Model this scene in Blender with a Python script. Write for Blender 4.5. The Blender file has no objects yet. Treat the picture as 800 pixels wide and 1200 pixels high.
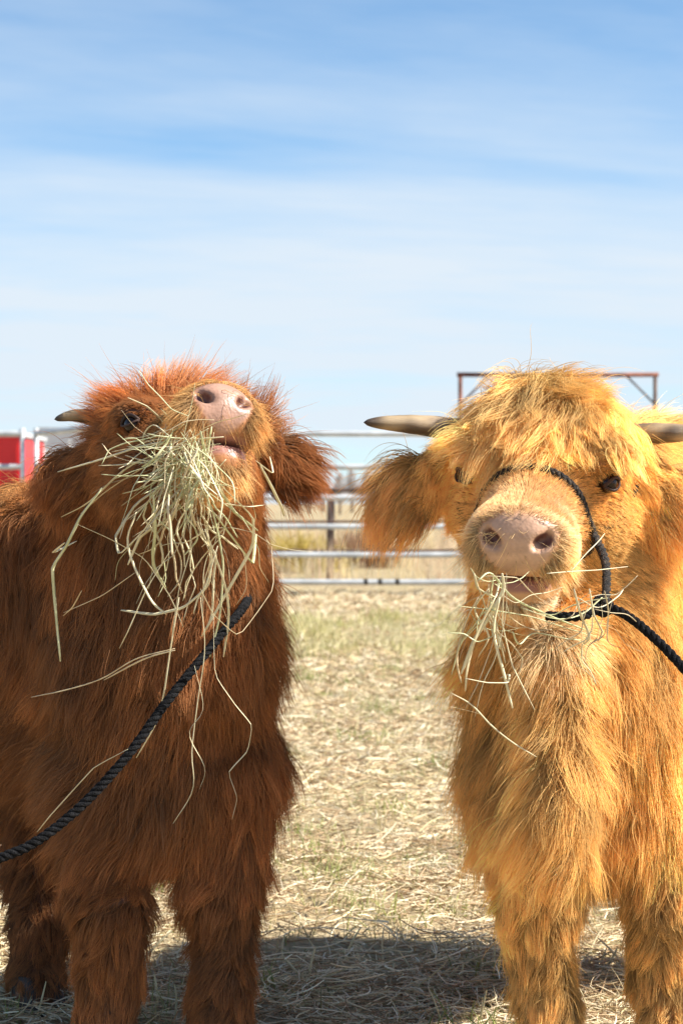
import bpy, math, time
import numpy as np
from mathutils import Vector, Matrix, kdtree

T0 = time.time()
rng = np.random.default_rng(7)
scene = bpy.context.scene
COL = scene.collection

# ------------------------------------------------------------------ camera
H = 0.97                # eye height of the camera above the pasture
FPX = 2333.0            # focal length in pixels of the 800x1200 photograph
HOR = 590.0             # horizon row
cam_d = bpy.data.cameras.new('camera')
cam = bpy.data.objects.new('camera', cam_d)
COL.objects.link(cam)
cam.location = (0, 0, H)
cam.rotation_euler = (math.radians(90), 0, 0)
cam_d.sensor_fit = 'VERTICAL'
cam_d.sensor_height = 36.0
cam_d.sensor_width = 24.0
cam_d.lens = 36.0 * FPX / 1200.0
cam_d.shift_y = -(600 - HOR) / 1200.0
cam_d.clip_start = 0.05
cam_d.clip_end = 8000
cam_d.dof.use_dof = True
cam_d.dof.focus_distance = 3.2
cam_d.dof.aperture_fstop = 9.0
scene.camera = cam

# ------------------------------------------------------------------ sky and sun
SUN_AZ = math.radians(98)      # clockwise from +Y
SUN_EL = math.radians(43)
w = bpy.data.worlds.new('World')
scene.world = w
w.use_nodes = True
nt = w.node_tree
nt.nodes.clear()
N = nt.nodes.new
L = nt.links.new
out = N('ShaderNodeOutputWorld')
bg = N('ShaderNodeBackground')
sky = N('ShaderNodeTexSky')
sky.sky_type = 'NISHITA'
sky.sun_disc = False
sky.sun_elevation = SUN_EL
sky.sun_rotation = SUN_AZ
sky.altitude = 1000
sky.air_density = 0.9
sky.dust_density = 0.0
sky.ozone_density = 2.5
tc = N('ShaderNodeTexCoord')
sep = N('ShaderNodeSeparateXYZ')
L(tc.outputs['Generated'], sep.inputs[0])
def wm(op, a, b=None, c=None):
    n = N('ShaderNodeMath'); n.operation = op
    for i, v in enumerate((a, b, c)):
        if v is None: continue
        if isinstance(v, (int, float)): n.inputs[i].default_value = v
        else: L(v, n.inputs[i])
    return n.outputs[0]
zc = wm('MAXIMUM', sep.outputs[2], 0.0)
zd = wm('ADD', zc, 0.09)
u_ = wm('DIVIDE', sep.outputs[0], zd)
v_ = wm('DIVIDE', sep.outputs[1], zd)
comb = N('ShaderNodeCombineXYZ')
L(wm('MULTIPLY', u_, 0.55), comb.inputs[0]); L(wm('ADD', wm('MULTIPLY', v_, 1.0), wm('MULTIPLY', u_, -0.22)), comb.inputs[1])
nz = N('ShaderNodeTexNoise'); nz.inputs['Scale'].default_value = 0.62; nz.inputs['Detail'].default_value = 7
nz.inputs['Roughness'].default_value = 0.55; nz.inputs['Distortion'].default_value = 0.5
L(comb.outputs[0], nz.inputs['Vector'])
tint = N('ShaderNodeVectorMath'); tint.operation = 'MULTIPLY'
L(sky.outputs[0], tint.inputs[0]); tint.inputs[1].default_value = (0.68, 0.98, 1.08)
mr = N('ShaderNodeMapRange'); mr.interpolation_type = 'SMOOTHSTEP'     # thin veil of cirrus, denser towards the horizon
mr.inputs['From Min'].default_value = 0.27; mr.inputs['From Max'].default_value = 0.07
mr.inputs['To Min'].default_value = 0.13; mr.inputs['To Max'].default_value = 0.92
L(zc, mr.inputs['Value'])
nz2 = N('ShaderNodeTexNoise'); nz2.inputs['Scale'].default_value = 2.3; nz2.inputs['Detail'].default_value = 8; nz2.inputs['Roughness'].default_value = 0.6
L(comb.outputs[0], nz2.inputs['Vector'])
nsum = wm('ADD', wm('MULTIPLY', wm('SUBTRACT', nz.outputs['Fac'], 0.5), 1.7), wm('MULTIPLY', wm('SUBTRACT', nz2.outputs['Fac'], 0.5), 0.7))
cl = wm('MINIMUM', wm('MAXIMUM', wm('ADD', mr.outputs[0], nsum), 0.0), 0.96)
mx = N('ShaderNodeMix'); mx.data_type = 'RGBA'
L(cl, mx.inputs['Factor'])
L(tint.outputs[0], mx.inputs['A'])
mx.inputs['B'].default_value = (4.8, 5.35, 5.9, 1)
L(mx.outputs['Result'], bg.inputs['Color'])
bg.inputs['Strength'].default_value = 0.076
L(bg.outputs[0], out.inputs[0])

sun_d = bpy.data.lights.new('sun', 'SUN')
sun_d.energy = 5.0
sun_d.angle = math.radians(0.53)
sun_d.color = (1.0, 0.94, 0.84)
sun = bpy.data.objects.new('sun', sun_d)
COL.objects.link(sun)
SUNV = Vector((math.sin(SUN_AZ) * math.cos(SUN_EL), math.cos(SUN_AZ) * math.cos(SUN_EL), math.sin(SUN_EL)))
sun.rotation_euler = SUNV.to_track_quat('Z', 'Y').to_euler()
sun.location = SUNV * 30

scene.view_settings.view_transform = 'Standard'
scene.view_settings.look = 'None'
scene.view_settings.exposure = 1.1
scene.view_settings.gamma = 1.0
scene.view_settings.use_curve_mapping = False
scene.cycles.use_denoising = True
scene.cycles.max_bounces = 7
scene.cycles.transparent_max_bounces = 8

# ------------------------------------------------------------------ helpers
def P(px, py, Y):
    """point at depth Y (metres from the camera) seen at that pixel of the photograph"""
    return np.array([(px - 400.0) / FPX * Y, Y, H + (HOR - py) / FPX * Y])

def unit(v):
    v = np.asarray(v, float)
    return v / np.maximum(np.linalg.norm(v, axis=-1, keepdims=True), 1e-9)

def sstep(a, b, x):
    t = np.clip((x - a) / (b - a), 0, 1)
    return t * t * (3 - 2 * t)

def put(ob, parent=None, label=None, cat=None, group=None, kind=None):
    COL.objects.link(ob)
    if parent is not None:
        ob.parent = parent
        ob.matrix_parent_inverse = Matrix.Translation(-CHAIN.get(parent.name, Vector(parent.location)))
        CHAIN[ob.name] = CHAIN.get(parent.name, Vector(parent.location)) * 0 + Vector(ob.location)
    if label: ob['label'] = label
    if cat: ob['category'] = cat
    if group: ob['group'] = group
    if kind: ob['kind'] = kind
    return ob
CHAIN = {}

def thing(name, loc, label, cat, group=None):
    e = bpy.data.objects.new(name, None)
    e.empty_display_size = 0.1
    e.location = loc
    put(e, None, label, cat, group)
    CHAIN[e.name] = Vector(loc)
    return e

def mesh_ob(name, verts, faces, mat, parent=None, smooth=True, **kw):
    me = bpy.data.meshes.new(name)
    me.from_pydata([tuple(map(float, v)) for v in verts], [], [tuple(int(i) for i in f) for f in faces])
    if smooth:
        me.polygons.foreach_set('use_smooth', [True] * len(me.polygons))
    if mat is not None: me.materials.append(mat)
    me.update()
    return put(bpy.data.objects.new(name, me), parent, **kw)

class MB:
    """collects shapes for one mesh object"""
    def __init__(s): s.v = []; s.f = []
    def add(s, v, f):
        o = len(s.v); s.v += [tuple(x) for x in v]; s.f += [tuple(i + o for i in q) for q in f]; return s
    def box(s, lo, hi):
        x0, y0, z0 = lo; x1, y1, z1 = hi
        v = [(x0,y0,z0),(x1,y0,z0),(x1,y1,z0),(x0,y1,z0),(x0,y0,z1),(x1,y0,z1),(x1,y1,z1),(x0,y1,z1)]
        return s.add(v, [(0,3,2,1),(4,5,6,7),(0,1,5,4),(1,2,6,5),(2,3,7,6),(3,0,4,7)])
    def tube(s, pts, rad, sides=10, flat=1.0, cap=True, phase=0.0):
        pts = np.asarray(pts, float); n = len(pts)
        rad = np.broadcast_to(np.asarray(rad, float), (n,))
        tg = unit(np.gradient(pts, axis=0))
        ref = np.array([0, 0, 1.0]) if abs(tg[0][2]) < 0.9 else np.array([1.0, 0, 0])
        nrm = unit(np.cross(tg[0], ref))
        v = []
        for i in range(n):
            nrm = unit(nrm - tg[i] * np.dot(nrm, tg[i]))
            b = np.cross(tg[i], nrm)
            for k in range(sides):
                a = 2 * math.pi * k / sides + phase
                v.append(pts[i] + rad[i] * (math.cos(a) * nrm + flat * math.sin(a) * b))
        f = []
        for i in range(n - 1):
            for k in range(sides):
                k2 = (k + 1) % sides
                f.append((i*sides+k, i*sides+k2, (i+1)*sides+k2, (i+1)*sides+k))
        if cap:
            f.append(tuple(range(sides))[::-1]); f.append(tuple((n-1)*sides + k for k in range(sides)))
        return s.add(v, f)
    def lathe(s, prof, c, axis='z', sides=16):
        c = np.asarray(c, float); v = []; m = len(prof)
        for r, h in prof:
            for k in range(sides):
                a = 2*math.pi*k/sides
                q = (r*math.cos(a), r*math.sin(a), h)
                if axis == 'x': q = (q[2], q[0], q[1])
                if axis == 'y': q = (q[0], q[2], q[1])
                v.append(c + np.array(q))
        f = [(i*sides+k, i*sides+(k+1) % sides, (i+1)*sides+(k+1) % sides, (i+1)*sides+k) for i in range(m-1) for k in range(sides)]
        f.append(tuple(range(sides))); f.append(tuple((m-1)*sides+k for k in range(sides)))
        return s.add(v, f)
    def ob(s, name, mat, parent=None, smooth=True, **kw):
        return mesh_ob(name, s.v, s.f, mat, parent, smooth, **kw)

def resample(pts, n):
    """smooth curve (Catmull-Rom) through control points"""
    p = np.asarray(pts, float)
    p = np.vstack([2*p[0]-p[1], p, 2*p[-1]-p[-2]])
    m = len(p) - 3
    t = np.linspace(0, m, n); i = np.minimum(t.astype(int), m - 1); u = (t - i)[:, None]
    a, b, c, d = p[i], p[i+1], p[i+2], p[i+3]
    return 0.5*((2*b) + (-a+c)*u + (2*a-5*b+4*c-d)*u**2 + (-a+3*b-3*c+d)*u**3)

def curves_ob(name, pts, rad, col, mat, parent=None, **kw):
    """hair-type curves: pts (n,m,3), rad (n,m), col (n,3)"""
    n, m = pts.shape[:2]
    hc = bpy.data.hair_curves.new(name)
    hc.add_curves([m] * n)
    hc.points.foreach_set('position', np.ascontiguousarray(pts, dtype=np.float32).ravel())
    a = hc.attributes.get('radius') or hc.attributes.new('radius', 'FLOAT', 'POINT')
    a.data.foreach_set('value', np.ascontiguousarray(np.broadcast_to(rad, (n, m)), dtype=np.float32).ravel())
    c = hc.attributes.new('hair_col', 'FLOAT_COLOR', 'CURVE')
    rgba = np.ones((n, 4), np.float32); rgba[:, :3] = np.clip(col, 0, 1)
    c.data.foreach_set('color', rgba.ravel())
    hc.materials.append(mat)
    return put(bpy.data.objects.new(name, hc), parent, **kw)

# ------------------------------------------------------------------ materials
def new_mat(name):
    m = bpy.data.materials.new(name); m.use_nodes = True
    t = m.node_tree; b = t.nodes.get('Principled BSDF')
    return m, t, b

def noise_mat(name, c1, c2, scale=8, rough=0.6, metal=0.0, bump=0.0, c3=None, detail=6, bscale=None, stretch=None):
    m, t, b = new_mat(name)
    tcn = t.nodes.new('ShaderNodeTexCoord')
    src = tcn.outputs['Object']
    if stretch:
        mp = t.nodes.new('ShaderNodeMapping'); mp.inputs['Scale'].default_value = stretch
        t.links.new(src, mp.inputs[0]); src = mp.outputs[0]
    n = t.nodes.new('ShaderNodeTexNoise'); n.inputs['Scale'].default_value = scale; n.inputs['Detail'].default_value = detail
    t.links.new(src, n.inputs['Vector'])
    r = t.nodes.new('ShaderNodeValToRGB')
    r.color_ramp.elements[0].position = 0.35; r.color_ramp.elements[1].position = 0.66
    r.color_ramp.elements[0].color = (*c1, 1); r.color_ramp.elements[1].color = (*c2, 1)
    if c3:
        e = r.color_ramp.elements.new(0.5); e.color = (*c3, 1)
    t.links.new(n.outputs['Fac'], r.inputs[0]); t.links.new(r.outputs[0], b.inputs['Base Color'])
    b.inputs['Roughness'].default_value = rough; b.inputs['Metallic'].default_value = metal
    if bump:
        n2 = t.nodes.new('ShaderNodeTexNoise'); n2.inputs['Scale'].default_value = bscale or scale * 4; n2.inputs['Detail'].default_value = 5
        t.links.new(src, n2.inputs['Vector'])
        bp = t.nodes.new('ShaderNodeBump'); bp.inputs['Strength'].default_value = bump; bp.inputs['Distance'].default_value = 0.01
        t.links.new(n2.outputs['Fac'], bp.inputs['Height']); t.links.new(bp.outputs[0], b.inputs['Normal'])
    return m

def hair_mat(name, tip=1.6, trans=0.20, sheen=0.07):
    """opaque strand with some light passing through it and a soft highlight along its length"""
    m = bpy.data.materials.new(name); m.use_nodes = True
    t = m.node_tree; t.nodes.clear()
    nn = t.nodes.new; lk = t.links.new
    o = nn('ShaderNodeOutputMaterial')
    at = nn('ShaderNodeAttribute'); at.attribute_name = 'hair_col'
    hi = nn('ShaderNodeHairInfo')
    r = nn('ShaderNodeMapRange'); r.inputs['To Min'].default_value = 0.33; r.inputs['To Max'].default_value = tip  # root-to-tip tone, stretched to paint shade and highlights into the fur
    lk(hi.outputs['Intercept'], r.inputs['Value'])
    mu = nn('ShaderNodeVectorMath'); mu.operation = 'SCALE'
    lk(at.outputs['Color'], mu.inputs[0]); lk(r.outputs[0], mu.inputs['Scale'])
    df = nn('ShaderNodeBsdfDiffuse'); tr = nn('ShaderNodeBsdfTranslucent')
    lk(mu.outputs[0], df.inputs['Color']); lk(mu.outputs[0], tr.inputs['Color'])
    m1 = nn('ShaderNodeMixShader'); m1.inputs[0].default_value = trans
    lk(df.outputs[0], m1.inputs[1]); lk(tr.outputs[0], m1.inputs[2])
    hb = nn('ShaderNodeBsdfHair'); hb.component = 'Reflection'
    hb.inputs['RoughnessU'].default_value = 0.35; hb.inputs['RoughnessV'].default_value = 0.8
    hb.inputs['Color'].default_value = (1.0, 0.86, 0.66, 1)
    m2 = nn('ShaderNodeMixShader'); m2.inputs[0].default_value = sheen
    lk(m1.outputs[0], m2.inputs[1]); lk(hb.outputs[0], m2.inputs[2])
    lk(m2.outputs[0], o.inputs[0])
    return m

def attr_mat(name, rough=0.55, spec=0.4, bump=0.0, bscale=300, trans=0.0):
    m, t, b = new_mat(name)
    at = t.nodes.new('ShaderNodeAttribute'); at.attribute_name = 'hair_col'
    t.links.new(at.outputs['Color'], b.inputs['Base Color'])
    b.inputs['Roughness'].default_value = rough
    b.inputs['Specular IOR Level'].default_value = spec
    if bump:
        n2 = t.nodes.new('ShaderNodeTexNoise'); n2.inputs['Scale'].default_value = bscale; n2.inputs['Detail'].default_value = 3
        bp = t.nodes.new('ShaderNodeBump'); bp.inputs['Strength'].default_value = bump; bp.inputs['Distance'].default_value = 0.002
        t.links.new(n2.outputs['Fac'], bp.inputs['Height']); t.links.new(bp.outputs[0], b.inputs['Normal'])
    return m

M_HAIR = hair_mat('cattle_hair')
M_SKIN = attr_mat('hide', 0.42, 0.45)
def pebble(m):
    t = m.node_tree; b = t.nodes['Principled BSDF']
    tcn = t.nodes.new('ShaderNodeTexCoord')
    v = t.nodes.new('ShaderNodeTexVoronoi'); v.feature = 'SMOOTH_F1'; v.inputs['Scale'].default_value = 210
    n2 = t.nodes.new('ShaderNodeTexNoise'); n2.inputs['Scale'].default_value = 60; n2.inputs['Detail'].default_value = 5
    t.links.new(tcn.outputs['Object'], v.inputs['Vector']); t.links.new(tcn.outputs['Object'], n2.inputs['Vector'])
    ad = t.nodes.new('ShaderNodeMath'); ad.operation = 'ADD'
    t.links.new(v.outputs['Distance'], ad.inputs[0]); t.links.new(n2.outputs['Fac'], ad.inputs[1])
    bp = t.nodes.new('ShaderNodeBump'); bp.inputs['Strength'].default_value = 0.28; bp.inputs['Distance'].default_value = 0.002
    t.links.new(ad.outputs[0], bp.inputs['Height']); t.links.new(bp.outputs[0], b.inputs['Normal'])
pebble(M_SKIN)
M_STRAW = attr_mat('straw_strands', 0.6, 0.3)
M_GALV = noise_mat('galvanised_pipe', (0.40, 0.42, 0.43), (0.62, 0.64, 0.65), 5, 0.5, 0.1)
M_RUST = noise_mat('rusty_pipe', (0.10, 0.035, 0.02), (0.24, 0.085, 0.05), 7, 0.75, 0.2)
M_BROWNPIPE = noise_mat('weathered_brown_pipe', (0.07, 0.045, 0.035), (0.17, 0.11, 0.085), 9, 0.8)
M_RED = noise_mat('red_paint', (0.66, 0.010, 0.012), (0.78, 0.018, 0.018), 2, 0.35)
M_WHITE = noise_mat('white_paint', (0.72, 0.72, 0.70), (0.82, 0.82, 0.80), 2, 0.45)
M_DARK = noise_mat('dark_rubber', (0.012, 0.012, 0.012), (0.03, 0.03, 0.03), 12, 0.8)
M_ROPE = noise_mat('black_rope', (0.006, 0.006, 0.007), (0.022, 0.022, 0.024), 120, 0.9, 0, 0.8, bscale=500)
M_ROPE.node_tree.nodes['Principled BSDF'].inputs['Specular IOR Level'].default_value = 0.12
M_ROPE_DUSTY = noise_mat('dusty_dark_rope', (0.010, 0.009, 0.009), (0.10, 0.075, 0.055), 160, 0.9, 0, 0.8, c3=(0.03, 0.025, 0.022), bscale=500)
M_HORN = attr_mat('horn', 0.42, 0.5, 0.6, 90)
M_HOOF = noise_mat('hoof', (0.03, 0.022, 0.018), (0.08, 0.06, 0.045), 20, 0.6)
def eye_mat():
    m, t, b = new_mat('wet_eye')
    b.inputs['Base Color'].default_value = (0.020, 0.009, 0.005, 1)
    b.inputs['Roughness'].default_value = 0.12
    b.inputs['Specular IOR Level'].default_value = 0.35
    return m
M_EYE = eye_mat()
M_LID = noise_mat('eyelid_skin', (0.025, 0.011, 0.007), (0.06, 0.026, 0.016), 60, 0.7)

# ------------------------------------------------------------------ the pasture
def ground_mat():
    m, t, b = new_mat('dry_pasture_soil')
    tcn = t.nodes.new('ShaderNodeTexCoord')
    def nz(s, d=6, vec=None):
        n = t.nodes.new('ShaderNodeTexNoise'); n.inputs['Scale'].default_value = s; n.inputs['Detail'].default_value = d
        t.links.new(tcn.outputs['Object'], n.inputs['Vector']); return n.outputs['Fac']
    def ramp(f, stops):
        r = t.nodes.new('ShaderNodeValToRGB'); t.links.new(f, r.inputs[0])
        e = r.color_ramp.elements
        e[0].position, e[0].color = stops[0][0], (*stops[0][1], 1)
        e[1].position, e[1].color = stops[-1][0], (*stops[-1][1], 1)
        for p_, c_ in stops[1:-1]:
            q = e.new(p_); q.color = (*c_, 1)
        return r.outputs[0]
    fine = ramp(nz(38, 8), [(0.32, (0.14, 0.095, 0.055)), (0.5, (0.36, 0.28, 0.17)), (0.68, (0.58, 0.50, 0.34))])
    patch = ramp(nz(1.1, 5), [(0.36, (0.28, 0.20, 0.11)), (0.5, (0.44, 0.35, 0.21)), (0.64, (0.34, 0.29, 0.14))])
    mx = t.nodes.new('ShaderNodeMix'); mx.data_type = 'RGBA'; mx.inputs['Factor'].default_value = 0.45
    t.links.new(fine, mx.inputs['A']); t.links.new(patch, mx.inputs['B'])
    t.links.new(mx.outputs['Result'], b.inputs['Base Color'])
    b.inputs['Roughness'].default_value = 0.95; b.inputs['Specular IOR Level'].default_value = 0.1
    bp = t.nodes.new('ShaderNodeBump'); bp.inputs['Strength'].default_value = 0.8; bp.inputs['Distance'].default_value = 0.02
    t.links.new(nz(60, 6), bp.inputs['Height']); t.links.new(bp.outputs[0], b.inputs['Normal'])
    return m

def ground_h(x, y):
    near = np.exp(-((y - 6) / 14.0) ** 2)
    return near * (0.012*np.sin(1.9*x+0.7*y) + 0.010*np.sin(2.7*y-1.1*x+1) + 0.007*np.sin(6.1*x+4.3*y) + 0.006*np.sin(8.3*y-5.2*x))

def build_ground():
    xs = np.concatenate([[-4000, -900, -250, -80, -30, -14], np.linspace(-7, 7, 141), [14, 30, 80, 250, 900, 4000]])
    ys = np.concatenate([[-300, -60, -12, -3], np.linspace(0, 14, 141), np.linspace(14.5, 40, 52), [60, 100, 200, 500, 1200, 3000, 7000]])
    X, Y = np.meshgrid(xs, ys, indexing='ij')
    Z = ground_h(X, Y) * (np.abs(X) < 8)
    v = np.stack([X, Y, Z], -1).reshape(-1, 3)
    nx, ny = X.shape
    i, j = np.meshgrid(np.arange(nx-1), np.arange(ny-1), indexing='ij')
    a = (i*ny + j).ravel()
    f = np.stack([a, a+ny, a+ny+1, a+1], -1)
    mesh_ob('ground', v, f, ground_mat(), kind='structure')
build_ground()

def scatter_view(n, y0, y1, margin=0.9, power=1.0):
    u = rng.random(n)
    y = (y0**(2-power) + u*(y1**(2-power) - y0**(2-power)))**(1/(2-power)) if power != 2 else y0*(y1/y0)**u
    half = 400/FPX*y*1.02 + margin
    x = (rng.random(n)*2-1)*half
    return x, y

STRAW_COLS = 1.14*np.array([[0.72, 0.60, 0.38], [0.58, 0.45, 0.27], [0.78, 0.69, 0.50], [0.44, 0.31, 0.18], [0.26, 0.17, 0.09], [0.70, 0.60, 0.42], [0.50, 0.42, 0.23], [0.36, 0.25, 0.14]])

def vnoise2(x, y):
    return (np.sin(3.1*x+1.7*y+0.4)*np.sin(2.3*y-1.9*x) + 0.8*np.sin(7.3*x-2.1*y+1)*np.sin(5.9*y+3.3*x) + 0.6*np.sin(15*x+6*y)*np.sin(13*y-8*x+2))

def litter(name, n, y0, y1, power, lmin, lmax, rad, seed_h, label, cat, margin=0.9, tilt=0.12):
    x, y = scatter_view(n, y0, y1, margin, power)
    pn = vnoise2(x, y); keep = rng.random(n) < 0.30 + 0.70*sstep(-0.55, 0.25, pn)
    x, y = x[keep], y[keep]; n = len(x)
    a = rng.random(n)*2*np.pi
    Ln = lmin + (lmax-lmin)*rng.random(n)**1.8
    m = 5
    el = rng.normal(0, tilt, n) + 0.03
    d = np.stack([np.cos(a)*np.cos(el), np.sin(a)*np.cos(el), np.sin(el)], -1)
    side = np.stack([-np.sin(a), np.cos(a), 0*a], -1)
    t = np.linspace(-0.5, 0.5, m)
    bend = rng.normal(0, 0.18, n)*Ln
    h0 = np.abs(rng.normal(0, seed_h, n))
    pts = np.stack([x, y, ground_h(x, y) + h0 + 0.003], -1)[:, None] + d[:, None]*(Ln[:, None]*t)[..., None]
    pts += side[:, None]*(bend[:, None]*(t**2*4-0.4))[..., None]
    pts[..., 2] += (rng.normal(0, 0.06, n)*Ln)[:, None]*(t**2*4)
    gz = ground_h(pts[..., 0], pts[..., 1])
    pts[..., 2] = np.maximum(pts[..., 2], gz + 0.001)
    c = STRAW_COLS[rng.integers(0, len(STRAW_COLS), n)]*(0.75+0.45*rng.random((n, 1)))
    r = rad*(0.6+0.8*rng.random((n, 1)))*np.array([0.8, 1, 1, 0.95, 0.6])[None]*(y/4.0)[:, None]**0.6
    return curves_ob(name, pts, r, c, M_STRAW, label=label, cat=cat, kind='stuff')

litter('straw_litter', 100000, 2.6, 9.0, 1.35, 0.03, 0.15, 0.0011, 0.016, 'bleached straw and hay scattered flat over the trampled ground', 'straw', tilt=0.20)
litter('straw_litter', 60000, 8.0, 21.5, 1.0, 0.05, 0.18, 0.0013, 0.015, 'pale dry straw covering the ground towards the pipe fence', 'straw', margin=1.2, tilt=0.32)

def grass(name, n, tufts, y0, y1, power, hmin, hmax, rad, cols, label, margin=0.9, spread=0.05, lean=0.55, xr=None, yrfun=None):
    tx, ty = scatter_view(tufts, y0, y1, margin, power)
    k = rng.integers(0, tufts, n)
    th = (hmin + (hmax-hmin)*rng.random(tufts)**1.5)[k]
    x = tx[k] + rng.normal(0, spread, n); y = ty[k] + rng.normal(0, spread, n)
    a = rng.random(n)*2*np.pi
    Ln = th*(0.5+0.7*rng.random(n))
    le = np.abs(rng.normal(0, lean, n))
    m = 5
    t = np.linspace(0, 1, m)
    d = np.stack([np.cos(a), np.sin(a)], -1)
    pts = np.zeros((n, m, 3))
    pts[..., 0] = x[:, None] + d[:, :1]*(Ln*np.sin(np.minimum(le, 1.4)))[:, None]*t**1.6
    pts[..., 1] = y[:, None] + d[:, 1:]*(Ln*np.sin(np.minimum(le, 1.4)))[:, None]*t**1.6
    pts[..., 2] = ground_h(x, y)[:, None] - 0.004 + (Ln*np.cos(np.minimum(le, 1.4)))[:, None]*(t - 0.12*t**3)
    cols = np.asarray(cols)
    tc_ = cols[rng.integers(0, len(cols), tufts)][k]
    c = tc_*(0.7+0.5*rng.random((n, 1)))
    r = rad*(0.6+0.8*rng.random((n, 1)))*np.array([1, 1, 0.85, 0.6, 0.2])[None]*(np.maximum(y, 4)/4.0)[:, None]**0.5
    return curves_ob(name, pts, r, c, M_STRAW, label=label, cat='grass', kind='stuff')

grass('dry_grass', 26000, 1900, 2.7, 14, 1.2, 0.02, 0.10, 0.0010, [(0.54,0.44,0.25), (0.46,0.38,0.19), (0.60,0.50,0.32), (0.34,0.34,0.14), (0.64,0.54,0.35)], 'short dry yellowish grass tufts between the straw')
grass('green_grass', 9000, 240, 3.6, 16, 1.1, 0.03, 0.10, 0.0012, [(0.28,0.33,0.09), (0.36,0.38,0.13), (0.44,0.43,0.19)], 'sparse green grass tufts growing through the straw', spread=0.05)
grass('yellow_green_grass', 12000, 330, 12.0, 16.5, 1.0, 0.08, 0.20, 0.0016, [(0.46,0.43,0.17), (0.56,0.50,0.24), (0.62,0.55,0.31)], 'band of taller yellow-green grass in front of the pipe fence', margin=1.4, spread=0.10)
grass('tall_brown_grass', 26000, 900, 23.0, 70.0, 0.9, 0.22, 0.70, 0.0016, [(0.70,0.54,0.36), (0.76,0.63,0.42), (0.60,0.45,0.30), (0.78,0.64,0.36), (0.58,0.50,0.32)], 'tall tawny prairie grass standing beyond the pipe fence', margin=3, spread=0.14, lean=0.22)
def standing_straw():
    n = 70
    x = np.concatenate([rng.uniform(-0.75, 0.75, n-6), fx0([270, 455, 470, 520, 560, 590], 3.74)])
    y = np.concatenate([rng.uniform(3.66, 4.3, n-6), np.full(6, 3.73)])
    a = rng.random(n)*6.28; ln = 0.03 + 0.07*rng.random(n); le = np.abs(rng.normal(0.5, 0.4, n)); t = np.linspace(0, 1, 5)
    pts = np.stack([x, y, ground_h(x, y)], -1)[:, None] + np.stack([np.cos(a)*np.sin(le), np.sin(a)*np.sin(le), np.cos(le)], -1)[:, None]*(ln[:, None]*t)[..., None]
    pts[..., 0] += rng.normal(0, 0.01, (n, 1))*t**2
    curves_ob('standing_straw', pts, np.array([1, 1, .9, .8, .5])[None]*0.0022*(0.6+0.7*rng.random((n, 1))), np.tile(A_([0.74, 0.66, 0.42]), (n, 1))*(0.7+0.4*rng.random((n, 1))), M_STRAW, label='pale straw stems standing up from the shaded ground below the calves', cat='straw', kind='stuff')
A_ = np.array
def fx0(px, Y): return (np.asarray(px, float) - 400)/FPX*Y
standing_straw()
print('ground', time.time()-T0)

# ------------------------------------------------------------------ background: fences, gateway, trailers, trees
FENCE_Y = 21.0
RAIL_Z = [H + (HOR - py)/FPX*FENCE_Y for py in (508, 547, 583, 617, 650, 682)]
def fence_panel(x0, y0, x1, y1, label, feet=True, name='pipe_fence_panel', group=None):
    t = thing(name, (x0, y0, 0), label, 'fence', group)
    a = np.array([x0, y0, 0]); b = np.array([x1, y1, 0]); u = unit(b - a); ln = np.linalg.norm(b - a)
    for z in RAIL_Z:
        MB().tube([a + u*0.02 + [0, 0, z], a + u*ln*0.5 + [0, 0, z-0.004], b - u*0.02 + [0, 0, z]], 0.030, 12, cap=False).ob('rail', M_GALV, t)
    for q in (a + u*0.02, b - u*0.02):
        MB().tube([q + [0, 0, 0.0], q + [0, 0, RAIL_Z[0]*0.5], q + [0, 0, RAIL_Z[0] + 0.055]], 0.027, 12).ob('post', M_GALV, t)
    if feet:
        for q in (a + u*0.02, b - u*0.02):
            MB().box(tuple(q - [0.06, 0.05, 0.0]), tuple(q + [0.06, 0.05, 0.03])).ob('foot', M_GALV, t, smooth=False)
        for k in (0.42, 0.47, 0.53):
            q = a + u*ln*k + [0, 0, RAIL_Z[-1]]
            MB().tube([q - u*0.02, q, q + u*0.02], 0.034, 10).ob('clamp', M_DARK, t)
    return t
def fx(px, Y=FENCE_Y): return (px - 400)/FPX*Y
fence_panel(fx(-310), FENCE_Y, fx(29), FENCE_Y, 'grey pipe fence panel in front of the red trailer', group='pipe fence panels')
fence_panel(fx(42), FENCE_Y, fx(112, 19.2), 19.2, 'short grey pipe gate swung open beside the red trailer', feet=False, name='pipe_gate')
fence_panel(fx(128), FENCE_Y, fx(285), FENCE_Y, 'grey pipe fence panel behind the head of the red-brown calf', group='pipe fence panels')
fence_panel(fx(288), FENCE_Y, fx(623), FENCE_Y, 'grey pipe fence panel seen between the two calves', group='pipe fence panels')
fence_panel(fx(626), FENCE_Y, fx(961), FENCE_Y, 'grey pipe fence panel behind the golden calf', group='pipe fence panels')

def brown_fence():
    Y = 25.5
    t = thing('brown_pipe_fence', (fx(387, Y), Y, 0), 'weathered brown pipe fence just behind the grey panels', 'fence')
    z = lambda py: H + (HOR - py)/FPX*Y
    for py in (574, 611, 645):
        x = np.linspace(-6, 9, 7)
        MB().tube([(q, Y, z(py) + 0.006*math.sin(q*2)) for q in x], 0.03 if py == 574 else 0.018, 10).ob('rail', M_BROWNPIPE, t)
    for px in (-160, 112, 387, 662, 937):
        x = fx(px, Y)
        MB().tube([(x, Y+0.06, -0.05), (x, Y+0.06, 0.5), (x+0.01, Y+0.06, z(576))], 0.048, 12).ob('post', M_BROWNPIPE, t)
brown_fence()

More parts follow.
